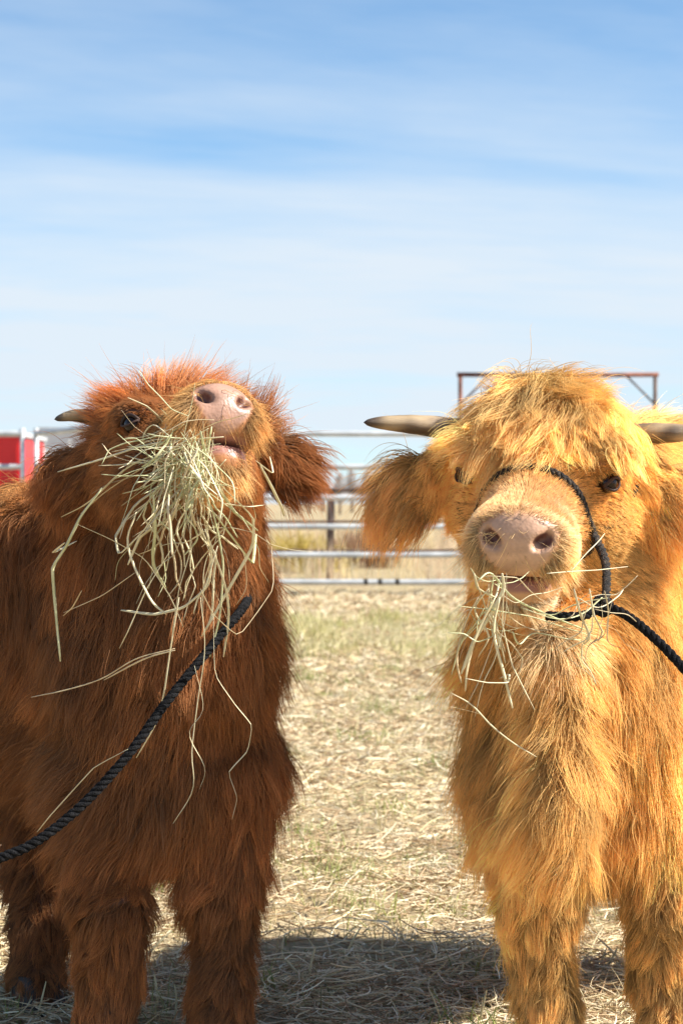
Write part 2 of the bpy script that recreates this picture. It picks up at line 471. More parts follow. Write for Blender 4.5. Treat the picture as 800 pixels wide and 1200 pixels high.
def gateway():
    Y = 30.0
    t = thing('pipe_gateway', (fx(653, Y), Y, 0), 'tall rusty pipe gateway frame rising behind the golden calf', 'gateway')
    zt = H + (HOR - 439)/FPX*Y
    x0, x1 = fx(539, Y), fx(767, Y)
    MB().tube([(x0-0.05, Y, zt), ((x0+x1)/2, Y, zt-0.012), (x1+0.05, Y, zt)], 0.034, 12).ob('crossbar', M_RUST, t)
    MB().tube([(x0, Y, -0.1), (x0, Y, 1.4), (x0, Y, zt-0.03)], 0.032, 12).ob('post', M_RUST, t)
    MB().tube([(x1, Y, -0.1), (x1, Y, 1.4), (x1, Y, zt-0.03)], 0.032, 12).ob('post', M_BROWNPIPE, t)
    for x, s in ((x0, 1), (x1, -1)):
        MB().tube([(x, Y, zt-0.45), (x+s*0.21, Y, zt-0.24), (x+s*0.42, Y, zt-0.03)], 0.016, 8).ob('corner_brace', M_RUST if s > 0 else M_BROWNPIPE, t)
gateway()

def trailer(name, x0, x1, Y, z0, z1, mat, label, depth=2.0, ribs=6):
    t = thing(name, ((x0+x1)/2, Y, 0), label, 'trailer')
    MB().box((x0, Y, z0), (x1, Y+depth, z1)).ob('box_body', mat, t, smooth=False)
    MB().box((x0-0.04, Y-0.05, z1+0.002), (x1+0.04, Y+depth+0.05, z1+0.06)).ob('roof', M_GALV, t, smooth=False)
    MB().box((x0, Y-0.04, z0-0.12), (x1, Y+depth+0.04, z0-0.002)).ob('frame', M_DARK, t, smooth=False)
    for k in range(ribs):
        x = x0 + 0.05 + (x1-x0-0.1)*k/(ribs-1)
        MB().box((x-0.025, Y-0.03, z0+0.01), (x+0.025, Y-0.001, z1-0.01)).ob('rib', mat, t, smooth=False)
    for k in (0.38, 0.62):
        x = x0 + (x1-x0)*k
        w_ = MB().lathe([(0.18, -0.02), (0.34, -0.02), (0.36, 0.03), (0.36, 0.15), (0.34, 0.2), (0.18, 0.2)], (x, Y-0.12, 0.355), 'y', 20).ob('wheel', M_DARK, t)
        MB().lathe([(0.02, -0.03), (0.12, -0.035), (0.18, -0.018)], (x, Y-0.12, 0.355), 'y', 16).ob('rim', M_GALV, w_)
        MB().tube([(x-0.42, Y-0.06, 0.50), (x-0.3, Y-0.06, 0.76), (x, Y-0.06, 0.84), (x+0.3, Y-0.06, 0.76), (x+0.42, Y-0.06, 0.50)], 0.05, 8).ob('fender', mat, t)
    return t
trailer('stock_trailer', fx(-330, 27), fx(26, 27), 27.0, 0.62, H + (HOR-512)/FPX*27, M_RED, 'red stock trailer parked behind the grey pipe fence', 2.0, 7)
trailer('cargo_trailer', fx(47, 34), fx(180, 34), 34.0, 0.62, H + (HOR-505)/FPX*34, M_WHITE, 'white cargo trailer parked past the red trailer', 2.2, 5)

def far_trees():
    """leafless shelter belt along the horizon: every tree a thing"""
    def tree(x, y, h):
        t = thing('bare_tree', (x, y, 0), 'leafless grey-brown tree in the far shelter belt on the horizon', 'tree', 'far shelter belt trees')
        r0 = h*0.022
        tr = MB(); tr.tube([(x, y, -0.1), (x+h*0.01, y, h*0.3), (x-h*0.01, y, h*0.62), (x, y, h*0.95)], [r0*1.3, r0, r0*0.6, r0*0.15], 7)
        tr.ob('trunk', M_BROWNPIPE, t)
        n = 220
        z0 = h*(0.18+0.7*rng.random(n)); a = rng.random(n)*2*np.pi
        ln = h*0.26*(0.5+0.7*rng.random(n))*(1.15-z0/h)
        d = np.stack([np.cos(a)*0.75, np.sin(a)*0.75, 0.55+0.4*rng.random(n)], -1)
        s = np.linspace(0, 1, 5)
        root = np.stack([x+0*a, y+0*a, z0], -1)
        k = rng.integers(0, n, n*3)
        sub_r = root[k] + d[k]*(ln[k]*(0.3+0.6*rng.random(n*3)))[:, None]
        root = np.vstack([root, sub_r]); d = np.vstack([d, d[k]+rng.normal(0, 0.6, (n*3, 3))]); ln = np.concatenate([ln, ln[k]*0.5])
        pts = root[:, None] + d[:, None]*(ln[:, None]*s)[..., None] + rng.normal(0, 0.03*h/8, (len(root), 5, 3))*s[None, :, None]
        rad = np.array([1, .8, .6, .4, .15])[None]*(r0*0.32)
        curves_ob('crown', pts, rad, np.tile([[0.52, 0.48, 0.46]], (len(root), 1))*(0.7+0.6*rng.random((len(root), 1))), M_STRAW, t)
    for px, Y, h in [(-20,190,5.5), (20,170,4.6), (60,210,6), (345,200,4.5), (362,180,4.0), (378,230,5.4), (398,175,3.8), (412,215,5.0), (431,190,4.4), (452,225,5.2), (470,180,4.0), (496,205,4.8), (520,190,4.3), (560,215,5), (780,190,5.0), (815,205,5.2)]:
        tree(fx(px, Y), Y, h)
far_trees()

def shrub(px, Y, h, col, label):
    x = fx(px, Y)
    t = thing('dry_shrub', (x, Y, 0), label, 'shrub')
    n = 900
    a = rng.random(n)*2*np.pi; el = np.abs(rng.normal(0.9, 0.35, n)); ln = h*(0.45+0.6*rng.random(n))
    s = np.linspace(0, 1, 5)
    d = np.stack([np.cos(a)*np.cos(el), np.sin(a)*np.cos(el), np.sin(el)], -1)
    root = np.stack([x+rng.normal(0, h*0.28, n), Y+rng.normal(0, h*0.28, n), 0*a-0.02], -1)
    pts = root[:, None] + d[:, None]*(ln[:, None]*s)[..., None] + rng.normal(0, 0.03, (n, 5, 3))*s[None, :, None]
    curves_ob('foliage', pts, np.array([1, .9, .9, .7, .3])[None]*0.007, np.tile([col], (n, 1))*(0.7+0.6*rng.random((n, 1))), M_STRAW, t)
    MB().tube([(x, Y, -0.05), (x+0.02, Y, h*0.25), (x-0.01, Y+0.02, h*0.5)], [0.02, 0.015, 0.008], 6).ob('stem', M_BROWNPIPE, t)
shrub(350, 28, 0.62, (0.52, 0.40, 0.10), 'yellow dry shrub behind the fence next to the brown post')
shrub(425, 30, 0.66, (0.36, 0.22, 0.13), 'reddish brown dry shrub behind the fence near the golden calf')
print('background', time.time()-T0)

# ------------------------------------------------------------------ implicit-surface body builder
class SDF:
    def __init__(s): s.pr = []
    def ell(s, c, r, M=None, k=0.03, neg=False):
        s.pr.append(('e', np.asarray(c, np.float32), np.asarray(r, np.float32), None if M is None else np.asarray(M, np.float32), k, neg)); return s
    def cone(s, a, ra, b, rb, k=0.04):
        s.pr.append(('c', np.asarray(a, np.float32), ra, np.asarray(b, np.float32), rb, k, False)); return s
    ztop = 0.80
    def __call__(s, p): return s.bumped(p)
    def raw(s, p):
        p = np.asarray(p, np.float32); d = None
        for q in s.pr:
            if q[0] == 'e':
                v = p - q[1]
                if q[3] is not None: v = v @ q[3]
                a = v/q[2]; k0 = np.sqrt((a*a).sum(-1)); b = a/q[2]; k1 = np.sqrt((b*b).sum(-1)) + 1e-6
                di = k0*(k0-1)/k1
            else:
                ba = q[3]-q[1]; t = np.clip(((p-q[1]) @ ba)/float(ba @ ba), 0, 1)
                v = p - q[1] - t[..., None]*ba
                di = np.sqrt((v*v).sum(-1)) - (q[2] + (q[4]-q[2])*t)
            k, neg = q[-2], q[-1]
            if d is None: d = di
            elif neg:
                h = np.clip(0.5 - 0.5*(d+di)/k, 0, 1); d = d + (-di-d)*h + k*h*(1-h)
            else:
                h = np.clip(0.5 + 0.5*(d-di)/k, 0, 1); d = d + (di-d)*h - k*h*(1-h)
        return d
    def bumped(s, p):
        p = np.asarray(p, np.float32); d = s.raw(p); z = p[..., 2]
        b = np.sin(21*p[..., 0]+3*np.sin(9*z))*np.sin(17*z+2*np.sin(13*p[..., 1])) + 0.7*np.sin(33*p[..., 1]+11*z)*np.sin(29*p[..., 0]-15*z)
        return d + 0.008*b*np.clip((s.ztop - z)/0.12, 0, 1)
    def grad(s, p, e=0.002):
        g = np.stack([s(p + np.eye(3)[i]*e) - s(p - np.eye(3)[i]*e) for i in range(3)], -1)
        return unit(g)

def axis_grid(lo, hi, flo, fhi, fine, coarse):
    a = list(np.arange(lo, flo, coarse)); b = list(np.arange(flo, fhi, fine)); c = list(np.arange(fhi, hi + coarse, coarse))
    return np.array(a + b + c, np.float32)

def surface_nets(f, field, gx, gy, gz):
    V = np.empty((len(gx), len(gy), len(gz)), np.float32)
    YY, ZZ = np.meshgrid(gy, gz, indexing='ij')
    for c0 in range(0, len(gx), 16):
        xs = gx[c0:c0+16]
        pts = np.empty((len(xs),) + YY.shape + (3,), np.float32)
        pts[..., 0] = xs[:, None, None]; pts[..., 1] = YY; pts[..., 2] = ZZ
        fl_ = pts.reshape(-1, 3)
        d_ = field.near(fl_)
        k_ = np.abs(d_) < 0.034
        d_[k_] = f(fl_[k_])
        V[c0:c0+16] = d_.reshape(pts.shape[:3])
    S = V < 0
    cnt = sum(S[i:S.shape[0]-1+i, j:S.shape[1]-1+j, k:S.shape[2]-1+k].astype(np.int8) for i in (0,1) for j in (0,1) for k in (0,1))
    ci = np.argwhere((cnt > 0) & (cnt < 8))
    idx = -np.ones(cnt.shape, np.int64); idx[tuple(ci.T)] = np.arange(len(ci))
    acc = np.zeros((len(ci), 3)); num = np.zeros(len(ci))
    G = (gx, gy, gz)
    corners = [(i, j, k) for i in (0,1) for j in (0,1) for k in (0,1)]
    for a in corners:
        for ax in range(3):
            if a[ax]: continue
            b = list(a); b[ax] = 1
            va = V[tuple((ci + a).T)]; vb = V[tuple((ci + b).T)]
            m = (va < 0) != (vb < 0)
            t = np.where(m, va/np.where(m, va - vb, 1), 0)
            pa = np.stack([G[d][ci[:, d] + a[d]] for d in range(3)], -1)
            pb = np.stack([G[d][ci[:, d] + b[d]] for d in range(3)], -1)
            acc += np.where(m[:, None], pa + (pb-pa)*t[:, None], 0); num += m
    verts = acc/np.maximum(num, 1)[:, None]
    faces = []
    for ax in range(3):
        o1, o2 = [(1, 2), (2, 0), (0, 1)][ax]
        sl0 = [slice(None)]*3; sl1 = [slice(None)]*3
        sl0[ax] = slice(0, -1); sl1[ax] = slice(1, None)
        A = S[tuple(sl0)]; B = S[tuple(sl1)]
        e = np.argwhere(A != B)
        ok = (e[:, o1] > 0) & (e[:, o2] > 0) & (e[:, o1] < S.shape[o1]-1) & (e[:, o2] < S.shape[o2]-1)
        e = e[ok]
        flip = A[tuple(e.T)]
        d1 = np.zeros(3, int); d1[o1] = 1; d2 = np.zeros(3, int); d2[o2] = 1
        q = np.stack([idx[tuple((e-d1-d2).T)], idx[tuple((e-d2).T)], idx[tuple(e.T)], idx[tuple((e-d1).T)]], -1)
        q[~flip] = q[~flip][:, ::-1]
        faces.append(q)
    faces = np.vstack(faces)
    faces = faces[(faces >= 0).all(1)]
    for _ in range(2):                       # project onto the true surface
        g = f.grad(verts); verts = verts - np.clip(f(verts), -0.004, 0.004)[:, None]*g
    return verts, faces

class Field:
    """coarse lookup of distance and gradient for hair collisions"""
    def __init__(s, f, lo, hi, h=0.014):
        s.lo = np.asarray(lo, np.float32); s.h = h
        g = [np.arange(lo[i], hi[i] + h, h, dtype=np.float32) for i in range(3)]
        X = np.stack(np.meshgrid(*g, indexing='ij'), -1)
        s.D = np.concatenate([f(X[i:i+16]) for i in range(0, len(X), 16)], 0)
        gx, gy, gz = np.gradient(s.D, h)
        s.G = np.stack([gx, gy, gz], -1).astype(np.float32)
        s.n = np.array(s.D.shape)
    def near(s, p):
        r = np.clip(np.rint((p - s.lo)/s.h).astype(np.int32), 0, s.n - 1)
        return s.D[r[:, 0], r[:, 1], r[:, 2]].copy()
    def __call__(s, p):
        q = np.clip((p - s.lo)/s.h, 0, s.n - 1.001); i = q.astype(int); t = (q - i).astype(np.float32)
        D = 0
        for a in (0,1):
            for b in (0,1):
                for c in (0,1):
                    wt = (t[:,0] if a else 1-t[:,0])*(t[:,1] if b else 1-t[:,1])*(t[:,2] if c else 1-t[:,2])
                    D = D + wt*s.D[i[:,0]+a, i[:,1]+b, i[:,2]+c]
        r = np.round(q).astype(int); r = np.minimum(r, s.n-1)
        return D, unit(s.G[r[:,0], r[:,1], r[:,2]])

def vnoise(p, s, seed):
    """smooth vector noise from summed sines"""
    r = np.random.default_rng(seed); o = np.zeros_like(p)
    for k in range(5):
        K = r.normal(0, s, (3, 3)); o += np.sin(p @ K + r.random(3)*6.28)*0.5
    return o

def grow(root, nrm, flow, ln, lift, grav, m, field, wob, wobf, seed, stiff=0.0):
    r = np.random.default_rng(seed)
    n = len(root)
    t = flow - (flow*nrm).sum(-1, keepdims=True)*nrm
    t = unit(t + 1e-5)
    d = unit(np.cos(lift)[:, None]*t + np.sin(lift)[:, None]*nrm)
    pts = np.empty((n, m+1, 3)); pts[:, 0] = root - nrm*0.002
    ph = r.random((n, 3))*6.28
    seg = ln/m
    p = root.copy()
    for i in range(1, m+1):
        d = d + (grav*(i/m)**0.7)[:, None]*np.array([0, 0, -1.0])/m*2
        wv = np.sin(ph + wobf*i/m*6.28)*wob[:, None]
        d = unit(d + wv/m*2)
        p = p + d*seg[:, None]
        D, G = field(p)
        pen = np.maximum(0.004 + 0.006*i/m - D, 0)
        p = p + G*np.minimum(pen, 0.03)[:, None]
        hit = pen > 0
        dn = (d*G).sum(-1)
        d = np.where((hit & (dn < 0))[:, None], unit(d - G*(dn*0.9)[:, None]), d)
        p[:, 2] = np.maximum(p[:, 2], 0.006)
        pts[:, i] = p
    return pts

def sample_mesh(verts, faces, n, dens):
    tri = np.vstack([faces[:, [0,1,2]], faces[:, [0,2,3]]])
    a, b, c = verts[tri[:,0]], verts[tri[:,1]], verts[tri[:,2]]
    ar = np.linalg.norm(np.cross(b-a, c-a), axis=-1)/2
    wgt = ar*dens((a+b+c)/3)
    k = rng.choice(len(tri), n, p=wgt/wgt.sum())
    u, v = rng.random(n), rng.random(n); fl = u+v > 1; u[fl] = 1-u[fl]; v[fl] = 1-v[fl]
    return a[k] + (b[k]-a[k])*u[:, None] + (c[k]-a[k])*v[:, None]

def fur(name, f, field, verts, faces, n, nclump, dens, groom, m, parent, clump=0.7, rad=0.00041, wobf=1.1, mat=None, strays=0.03):
    root = sample_mesh(verts, faces, n, dens).astype(np.float32)
    par = sample_mesh(verts, faces, nclump, dens).astype(np.float32)
    kd = kdtree.KDTree(nclump)
    for i, c in enumerate(par): kd.insert(c, i)
    kd.balance()
    ki = np.fromiter((kd.find(c)[1] for c in root.tolist()), np.int64, n)
    nr, npar = f.grad(root, 0.004), f.grad(par, 0.004)
    g, gp = groom(root, nr), groom(par, npar)
    js = rng.normal(0, 1, (nclump, 3))
    gp['flow'] = unit(gp['flow']) + js*gp['mess'][:, None]
    jl = 0.72 + 0.5*rng.random(nclump); gp['len'] = gp['len']*jl
    g['flow'] = unit(g['flow']) + js[ki]*g['mess'][:, None] + rng.normal(0, 0.28, (n, 3))
    lift_j = rng.normal(0, 0.16, nclump)
    g['len'] = g['len']*jl[ki]*(0.6+0.5*rng.random(n)); g['lift'] = g['lift'] + lift_j[ki] + rng.normal(0, 0.14, n)
    gp['lift'] = gp['lift'] + lift_j
    pp = grow(par, npar, gp['flow'], gp['len'], gp['lift'], gp['grav'], m, field, gp['wob'], wobf, 3)
    nl = max(nclump//9, 8)                                   # coarse locks gather the clumps
    lk = np.random.default_rng(5).permutation(nclump)[:nl]
    kl = kdtree.KDTree(nl)
    for i, j_ in enumerate(lk): kl.insert(par[j_], i)
    kl.balance()
    li = lk[np.fromiter((kl.find(c)[1] for c in par.tolist()), np.int64, nclump)]
    sl = np.linspace(0, 1, m+1)[None, :, None]
    lc = (gp['clump'] if 'clump' in gp else np.full(nclump, clump))*0.62
    lsc = np.clip(gp['len']/np.maximum(gp['len'][li], 1e-4), 0.5, 1.3)
    ltg = pp[li][:, :1] + (pp[li] - pp[li][:, :1])*lsc[:, None, None]
    pp = pp*(1 - lc[:, None, None]*sl**1.3) + ltg*(lc[:, None, None]*sl**1.3)
    stray = rng.random(n) < strays
    g['len'] = np.where(stray, g['len']*1.25, g['len']); g['lift'] = np.where(stray, g['lift'] + 0.14, g['lift'])
    pc = grow(root, nr, g['flow'], g['len'], g['lift'], g['grav'], m, field, g['wob']*0.7, wobf, 4)
    s = np.linspace(0, 1, m+1)
    c = (g['clump'] if 'clump' in g else np.full(n, clump))*(0.75+0.5*rng.random(n))*np.where(stray, 0.15, 1.0)
    cf = np.clip(c[:, None]*s**1.1, 0, 0.93)[..., None]
    # scale the parent to the child's length so tips stay uneven
    sc = np.clip(g['len']/np.maximum(gp['len'][ki], 1e-4), 0.3, 1.2)
    q = pp[ki] - pp[ki][:, :1]
    tgt = pp[ki][:, :1] + q*sc[:, None, None]
    pts = pc*(1-cf) + tgt*cf
    cb = 1 + 0.22*rng.normal(0, 1, nclump)
    cb_k = 1 + (cb[ki]-1)*g.get('cvar', np.ones(n))
    col = g['col']*np.clip(cb_k, 0.5, 1.6)[:, None]*(0.85+0.3*rng.random((n, 1)))
    r = rad*g['rad'][:, None]*(0.7+0.6*rng.random((n, 1)))*(1 - 0.85*s[None]**2)
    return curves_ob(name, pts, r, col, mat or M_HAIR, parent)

def head_prims(f, E, R, F, U, jaw_open=0.0, sc=1.0, wd=1.0, jx=0.0, mw=1.0):
    B = np.stack([R, F, U], 1)                   # columns: local axes in world
    W = lambda r, ff, u: E + (B @ np.array([r, ff, u]))*sc
    e = lambda c, r, k, neg=False, M=None: f.ell(W(*c), np.array(r)*sc, B if M is None else M, k, neg)
    e((0,-0.075,-0.02), (0.096*wd,0.105,0.092), 0.05)
    f.cone(W(0,-0.03,-0.035), .083*sc, W(0,0.115,-0.045), .057*sc*(0.4+0.6*mw), 0.04)
    for s in (-1, 1):
        e((s*0.055*wd,-0.03,-0.070), (0.045*wd,0.075,0.058), 0.035)
        e((s*0.070*wd,-0.012,0.018), (0.030*wd,0.036,0.026), 0.025)
        e((s*0.042*mw,0.145,-0.048), (0.036*mw,0.045,0.042), 0.02)
    e((0,0.140,-0.042), (0.064*mw,0.055,0.050), 0.02)
    e((0,0.168,-0.032), (0.056*mw,0.028,0.040), 0.016)
    jd = jaw_open
    f.cone(W(0,-0.085,-0.105), .06*sc, W(jx,0.10,-0.103-jd), .036*sc, 0.03)
    e((jx,0.130,-0.106-jd), (0.050*mw,0.042,0.032), 0.016)
    e((0.006,0.182,-0.084-jd*0.6), (0.066*mw,0.055,0.0030+jd*0.40), 0.006, True)
    for s in (-1, 1):
        a = s*0.55
        Ml = B @ np.array([[math.cos(a), 0, -math.sin(a)], [0, 1, 0], [math.sin(a), 0, math.cos(a)]])
        e((s*0.036*mw,0.196,-0.026), (0.0155*mw,0.020,0.0095), 0.007, True, Ml)
        e((s*0.045*mw,0.192,-0.019), (0.0075*mw,0.016,0.011), 0.007, True, B)
        e((s*0.086*wd,0.012,-0.004), (0.020,0.020,0.015), 0.012, True, B)      # eye sockets
    return B, W

def make_eye(parent, c, outward, upv, r=0.0165):
    outward = unit(outward); side = unit(np.cross(upv, outward)); up = np.cross(outward, side)
    v = []; fc = []; ns, nr_ = 20, 12
    for i in range(nr_+1):
        th = math.pi*i/nr_
        for k in range(ns):
            a = 2*math.pi*k/ns
            v.append(c + r*(math.cos(th)*outward + math.sin(th)*(math.cos(a)*side + math.sin(a)*up)))
    for i in range(nr_):
        for k in range(ns):
            fc.append((i*ns+k, (i+1)*ns+k, (i+1)*ns+(k+1) % ns, i*ns+(k+1) % ns))
    eye = mesh_ob('eye', v, fc, M_EYE, parent)
    for sg in (1, -1):
        pts = []
        for t in np.linspace(-1, 1, 15):
            hgt = sg*(0.0105 if sg > 0 else 0.0095)*(1-t*t)
            x = t*0.0185
            dep = math.sqrt(max((r+0.0022)**2 - x*x*0.85 - hgt*hgt, 0.00002))
            pts.append(c + side*x + up*hgt + outward*dep)
        MB().tube(pts, 0.0028 if sg > 0 else 0.0022, 8).ob('eyelid', M_LID, eye)
    return eye

def h_co(o):
    a = np.empty(len(o.data.vertices)*3); o.data.vertices.foreach_get('co', a); return a.reshape(-1, 3)

def make_horn(parent, pts, r0, label=None):
    pts = resample(pts, 26)
    s = np.linspace(0, 1, 26)
    rad = r0*(1 - 0.55*s)*np.sqrt(np.clip(1-s**7, 0.004, 1))*(1+0.03*np.sin(s*46 + 2*np.sin(9*s))*(1-s))
    h = MB().tube(pts, rad, 18).ob('horn', M_HORN, parent)
    sv = np.repeat(s, 18)[:, None]; nn = len(sv)
    nzv = 0.5 + 0.5*np.clip(vnoise(np.array(h_co(h))*A([0.6, 2.5, 2.5]), 75, 4)[:, :1], -1, 1)
    cv = A([[0.10, 0.062, 0.036]])*(1-nzv) + A([[0.42, 0.30, 0.17]])*nzv
    k1 = sstep(0.35, 0.05, sv*1.0)*0 + (1 - sstep(0.05, 0.4, sv)); cv = cv*(1-0.45*k1) + A([[0.12, 0.08, 0.055]])*0.45*k1
    k2 = sstep(0.80, 0.98, sv + 0.08*(nzv-0.5)); cv = cv*(1-k2) + A([[0.07, 0.05, 0.038]])*k2
    at = h.data.attributes.new('hair_col', 'FLOAT_COLOR', 'POINT')
    rgba = np.ones((nn, 4), np.float32); rgba[:, :3] = cv; at.data.foreach_set('color', rgba.ravel())
    return h

def make_hoof(parent, c, fwd, r=0.05):
    fwd = unit(fwd); sd = np.array([-fwd[1], fwd[0], 0])
    for s in (-1, 1):
        v = []; prof = [(0.0, 1.0), (0.02, 0.98), (0.05, 0.86), (0.072, 0.7)]
        ns = 14
        for z, k in prof:
            for a in np.linspace(0, 2*math.pi, ns, endpoint=False):
                q = c + sd*(s*r*0.47 + math.cos(a)*r*0.46*k) + fwd*(math.sin(a)*r*(1.15 if math.sin(a) > 0 else 0.8)*k + 0.012 - z*0.35) + np.array([0, 0, z + 0.003])
                v.append(q)
        fc = [(i*ns+k, i*ns+(k+1) % ns, (i+1)*ns+(k+1) % ns, (i+1)*ns+k) for i in range(len(prof)-1) for k in range(ns)]
        fc += [tuple(range(ns))[::-1], tuple((len(prof)-1)*ns + k for k in range(ns))]
        mesh_ob('hoof', v, fc, M_HOOF, parent)

def seg_w(p, a, b, r0, r1):
    """1 near the segment a-b, 0 beyond r1; also the parameter along it"""
    ba = b - a; t = np.clip(((p-a) @ ba)/(ba @ ba), 0, 1)
    d = np.linalg.norm(p - a - t[:, None]*ba, axis=-1)
    return 1 - sstep(r0, r1, d), t

class Calf: pass

def build_calf(cfg):
    c = Calf(); c.cfg = cfg
    E, F = np.asarray(cfg['E'], float), unit(cfg['F'])
    R = np.asarray(cfg['R'], float); R = unit(R - F*np.dot(R, F)); U = np.cross(F, R)
    if U[2] < 0: U = -U
    c.E, c.R, c.F, c.U = E, R, F, U
    f = SDF()
    cfg['body'](f)
    B, W = head_prims(f, E, R, F, U, cfg.get('jaw', 0.0), cfg.get('hs', 1.0), cfg['wd'], cfg.get('jx', 0.0), cfg['mw'])
    c.B, c.W, c.f = B, W, f
    hs = cfg.get('hs', 1.0)
    for a, b, wd in cfg['ears']:
        a, b = np.asarray(a, float), np.asarray(b, float)
        ax = unit(b - a); nf = unit(cfg['earfront'] - ax*np.dot(cfg['earfront'], ax)); sd = np.cross(ax, nf)
        f.ell((a+b)/2, (np.linalg.norm(b-a)/2, wd, 0.016), np.stack([ax, sd, nf], 1), 0.02)
        f.cone(a - ax*0.03, 0.03, a + ax*0.03, 0.022, 0.03)
    lo, hi = cfg['bounds']
    hc = E + F*0.04 - U*0.04
    rr = 0.19
    G = [axis_grid(lo[i], hi[i], hc[i]-rr, hc[i]+rr, 0.0048, 0.013) for i in range(3)]
    field = Field(f, lo, hi); c.field = field
    verts, faces = surface_nets(f, field, *G)
    root = thing('highland_calf', cfg['base'], cfg['label'], 'calf', 'highland calves')
    c.root = root
    body = mesh_ob('body', verts, faces, M_SKIN, root)
    q = (verts - E) @ B/hs
    q[:, 0] /= cfg['mw']
    pad = nose_pad(q)
    lip = mouth_in(q)
    dark = nostril(q)
    col = np.tile(np.asarray(cfg['hide'], np.float32), (len(verts), 1))
    mz = sstep(0.08, 0.15, q[:, 1])[:, None]*(np.linalg.norm(verts - W(0, 0.12, -0.06), axis=-1) < 0.15)[:, None]
    col = col*(1-mz) + np.asarray(cfg['muzzle'], np.float32)*mz
    mot = 1 + 0.13*vnoise(verts, 90.0, 2)[:, :1] + 0.08*vnoise(verts, 300.0, 3)[:, :1]
    col = col*(1-pad[:, None]) + np.asarray(cfg['nose'], np.float32)*mot*pad[:, None]
    col = col*(1-lip[:, None]) + np.array([0.36, 0.17, 0.135])*lip[:, None]
    col = col*(1-dark[:, None]) + np.array([0.13, 0.055, 0.045])*dark[:, None]
    at = body.data.attributes.new('hair_col', 'FLOAT_COLOR', 'POINT')
    rgba = np.ones((len(verts), 4), np.float32); rgba[:, :3] = col
    at.data.foreach_set('color', rgba.ravel())
    c.verts, c.faces = verts, faces
    for s in (-1, 1):
        ec = W(s*0.0800*cfg['wd'], 0.014, -0.004)
        make_eye(root, ec, B @ np.array([s*0.80, 0.52, 0.12]), U)
    for h in cfg['horns']: make_horn(root, *h)
    for hq in cfg['hooves']: make_hoof(root, np.array([hq[0], hq[1], 0.0]), cfg['fwd'])
    print('calf mesh', len(verts), time.time()-T0)
    return c

def nose_pad(q):
    a = (q[:,0]/np.maximum(0.052 + 0.45*(q[:,2]+0.034), 0.02))**2 + ((q[:,2]+0.036)/0.044)**2
    return (1 - sstep(0.75, 1.25, a))*sstep(0.146, 0.168, q[:,1])
def mouth_in(q):
    return sstep(0.10, 0.13, q[:,1])*(1 - sstep(0.010, 0.016, np.abs(q[:,2]+0.092)))*(np.abs(q[:,0]) < 0.052)*(q[:,1] < 0.24)
def nostril(q):
    o = 0
    for s in (-1, 1):
        d = np.sqrt(((q[:,0]-s*0.037)/0.015)**2 + ((q[:,2]+0.0245)/0.0105)**2 + ((q[:,1]-0.184)/0.018)**2)
        o = np.maximum(o, 1 - sstep(0.75, 1.15, d))
    return o

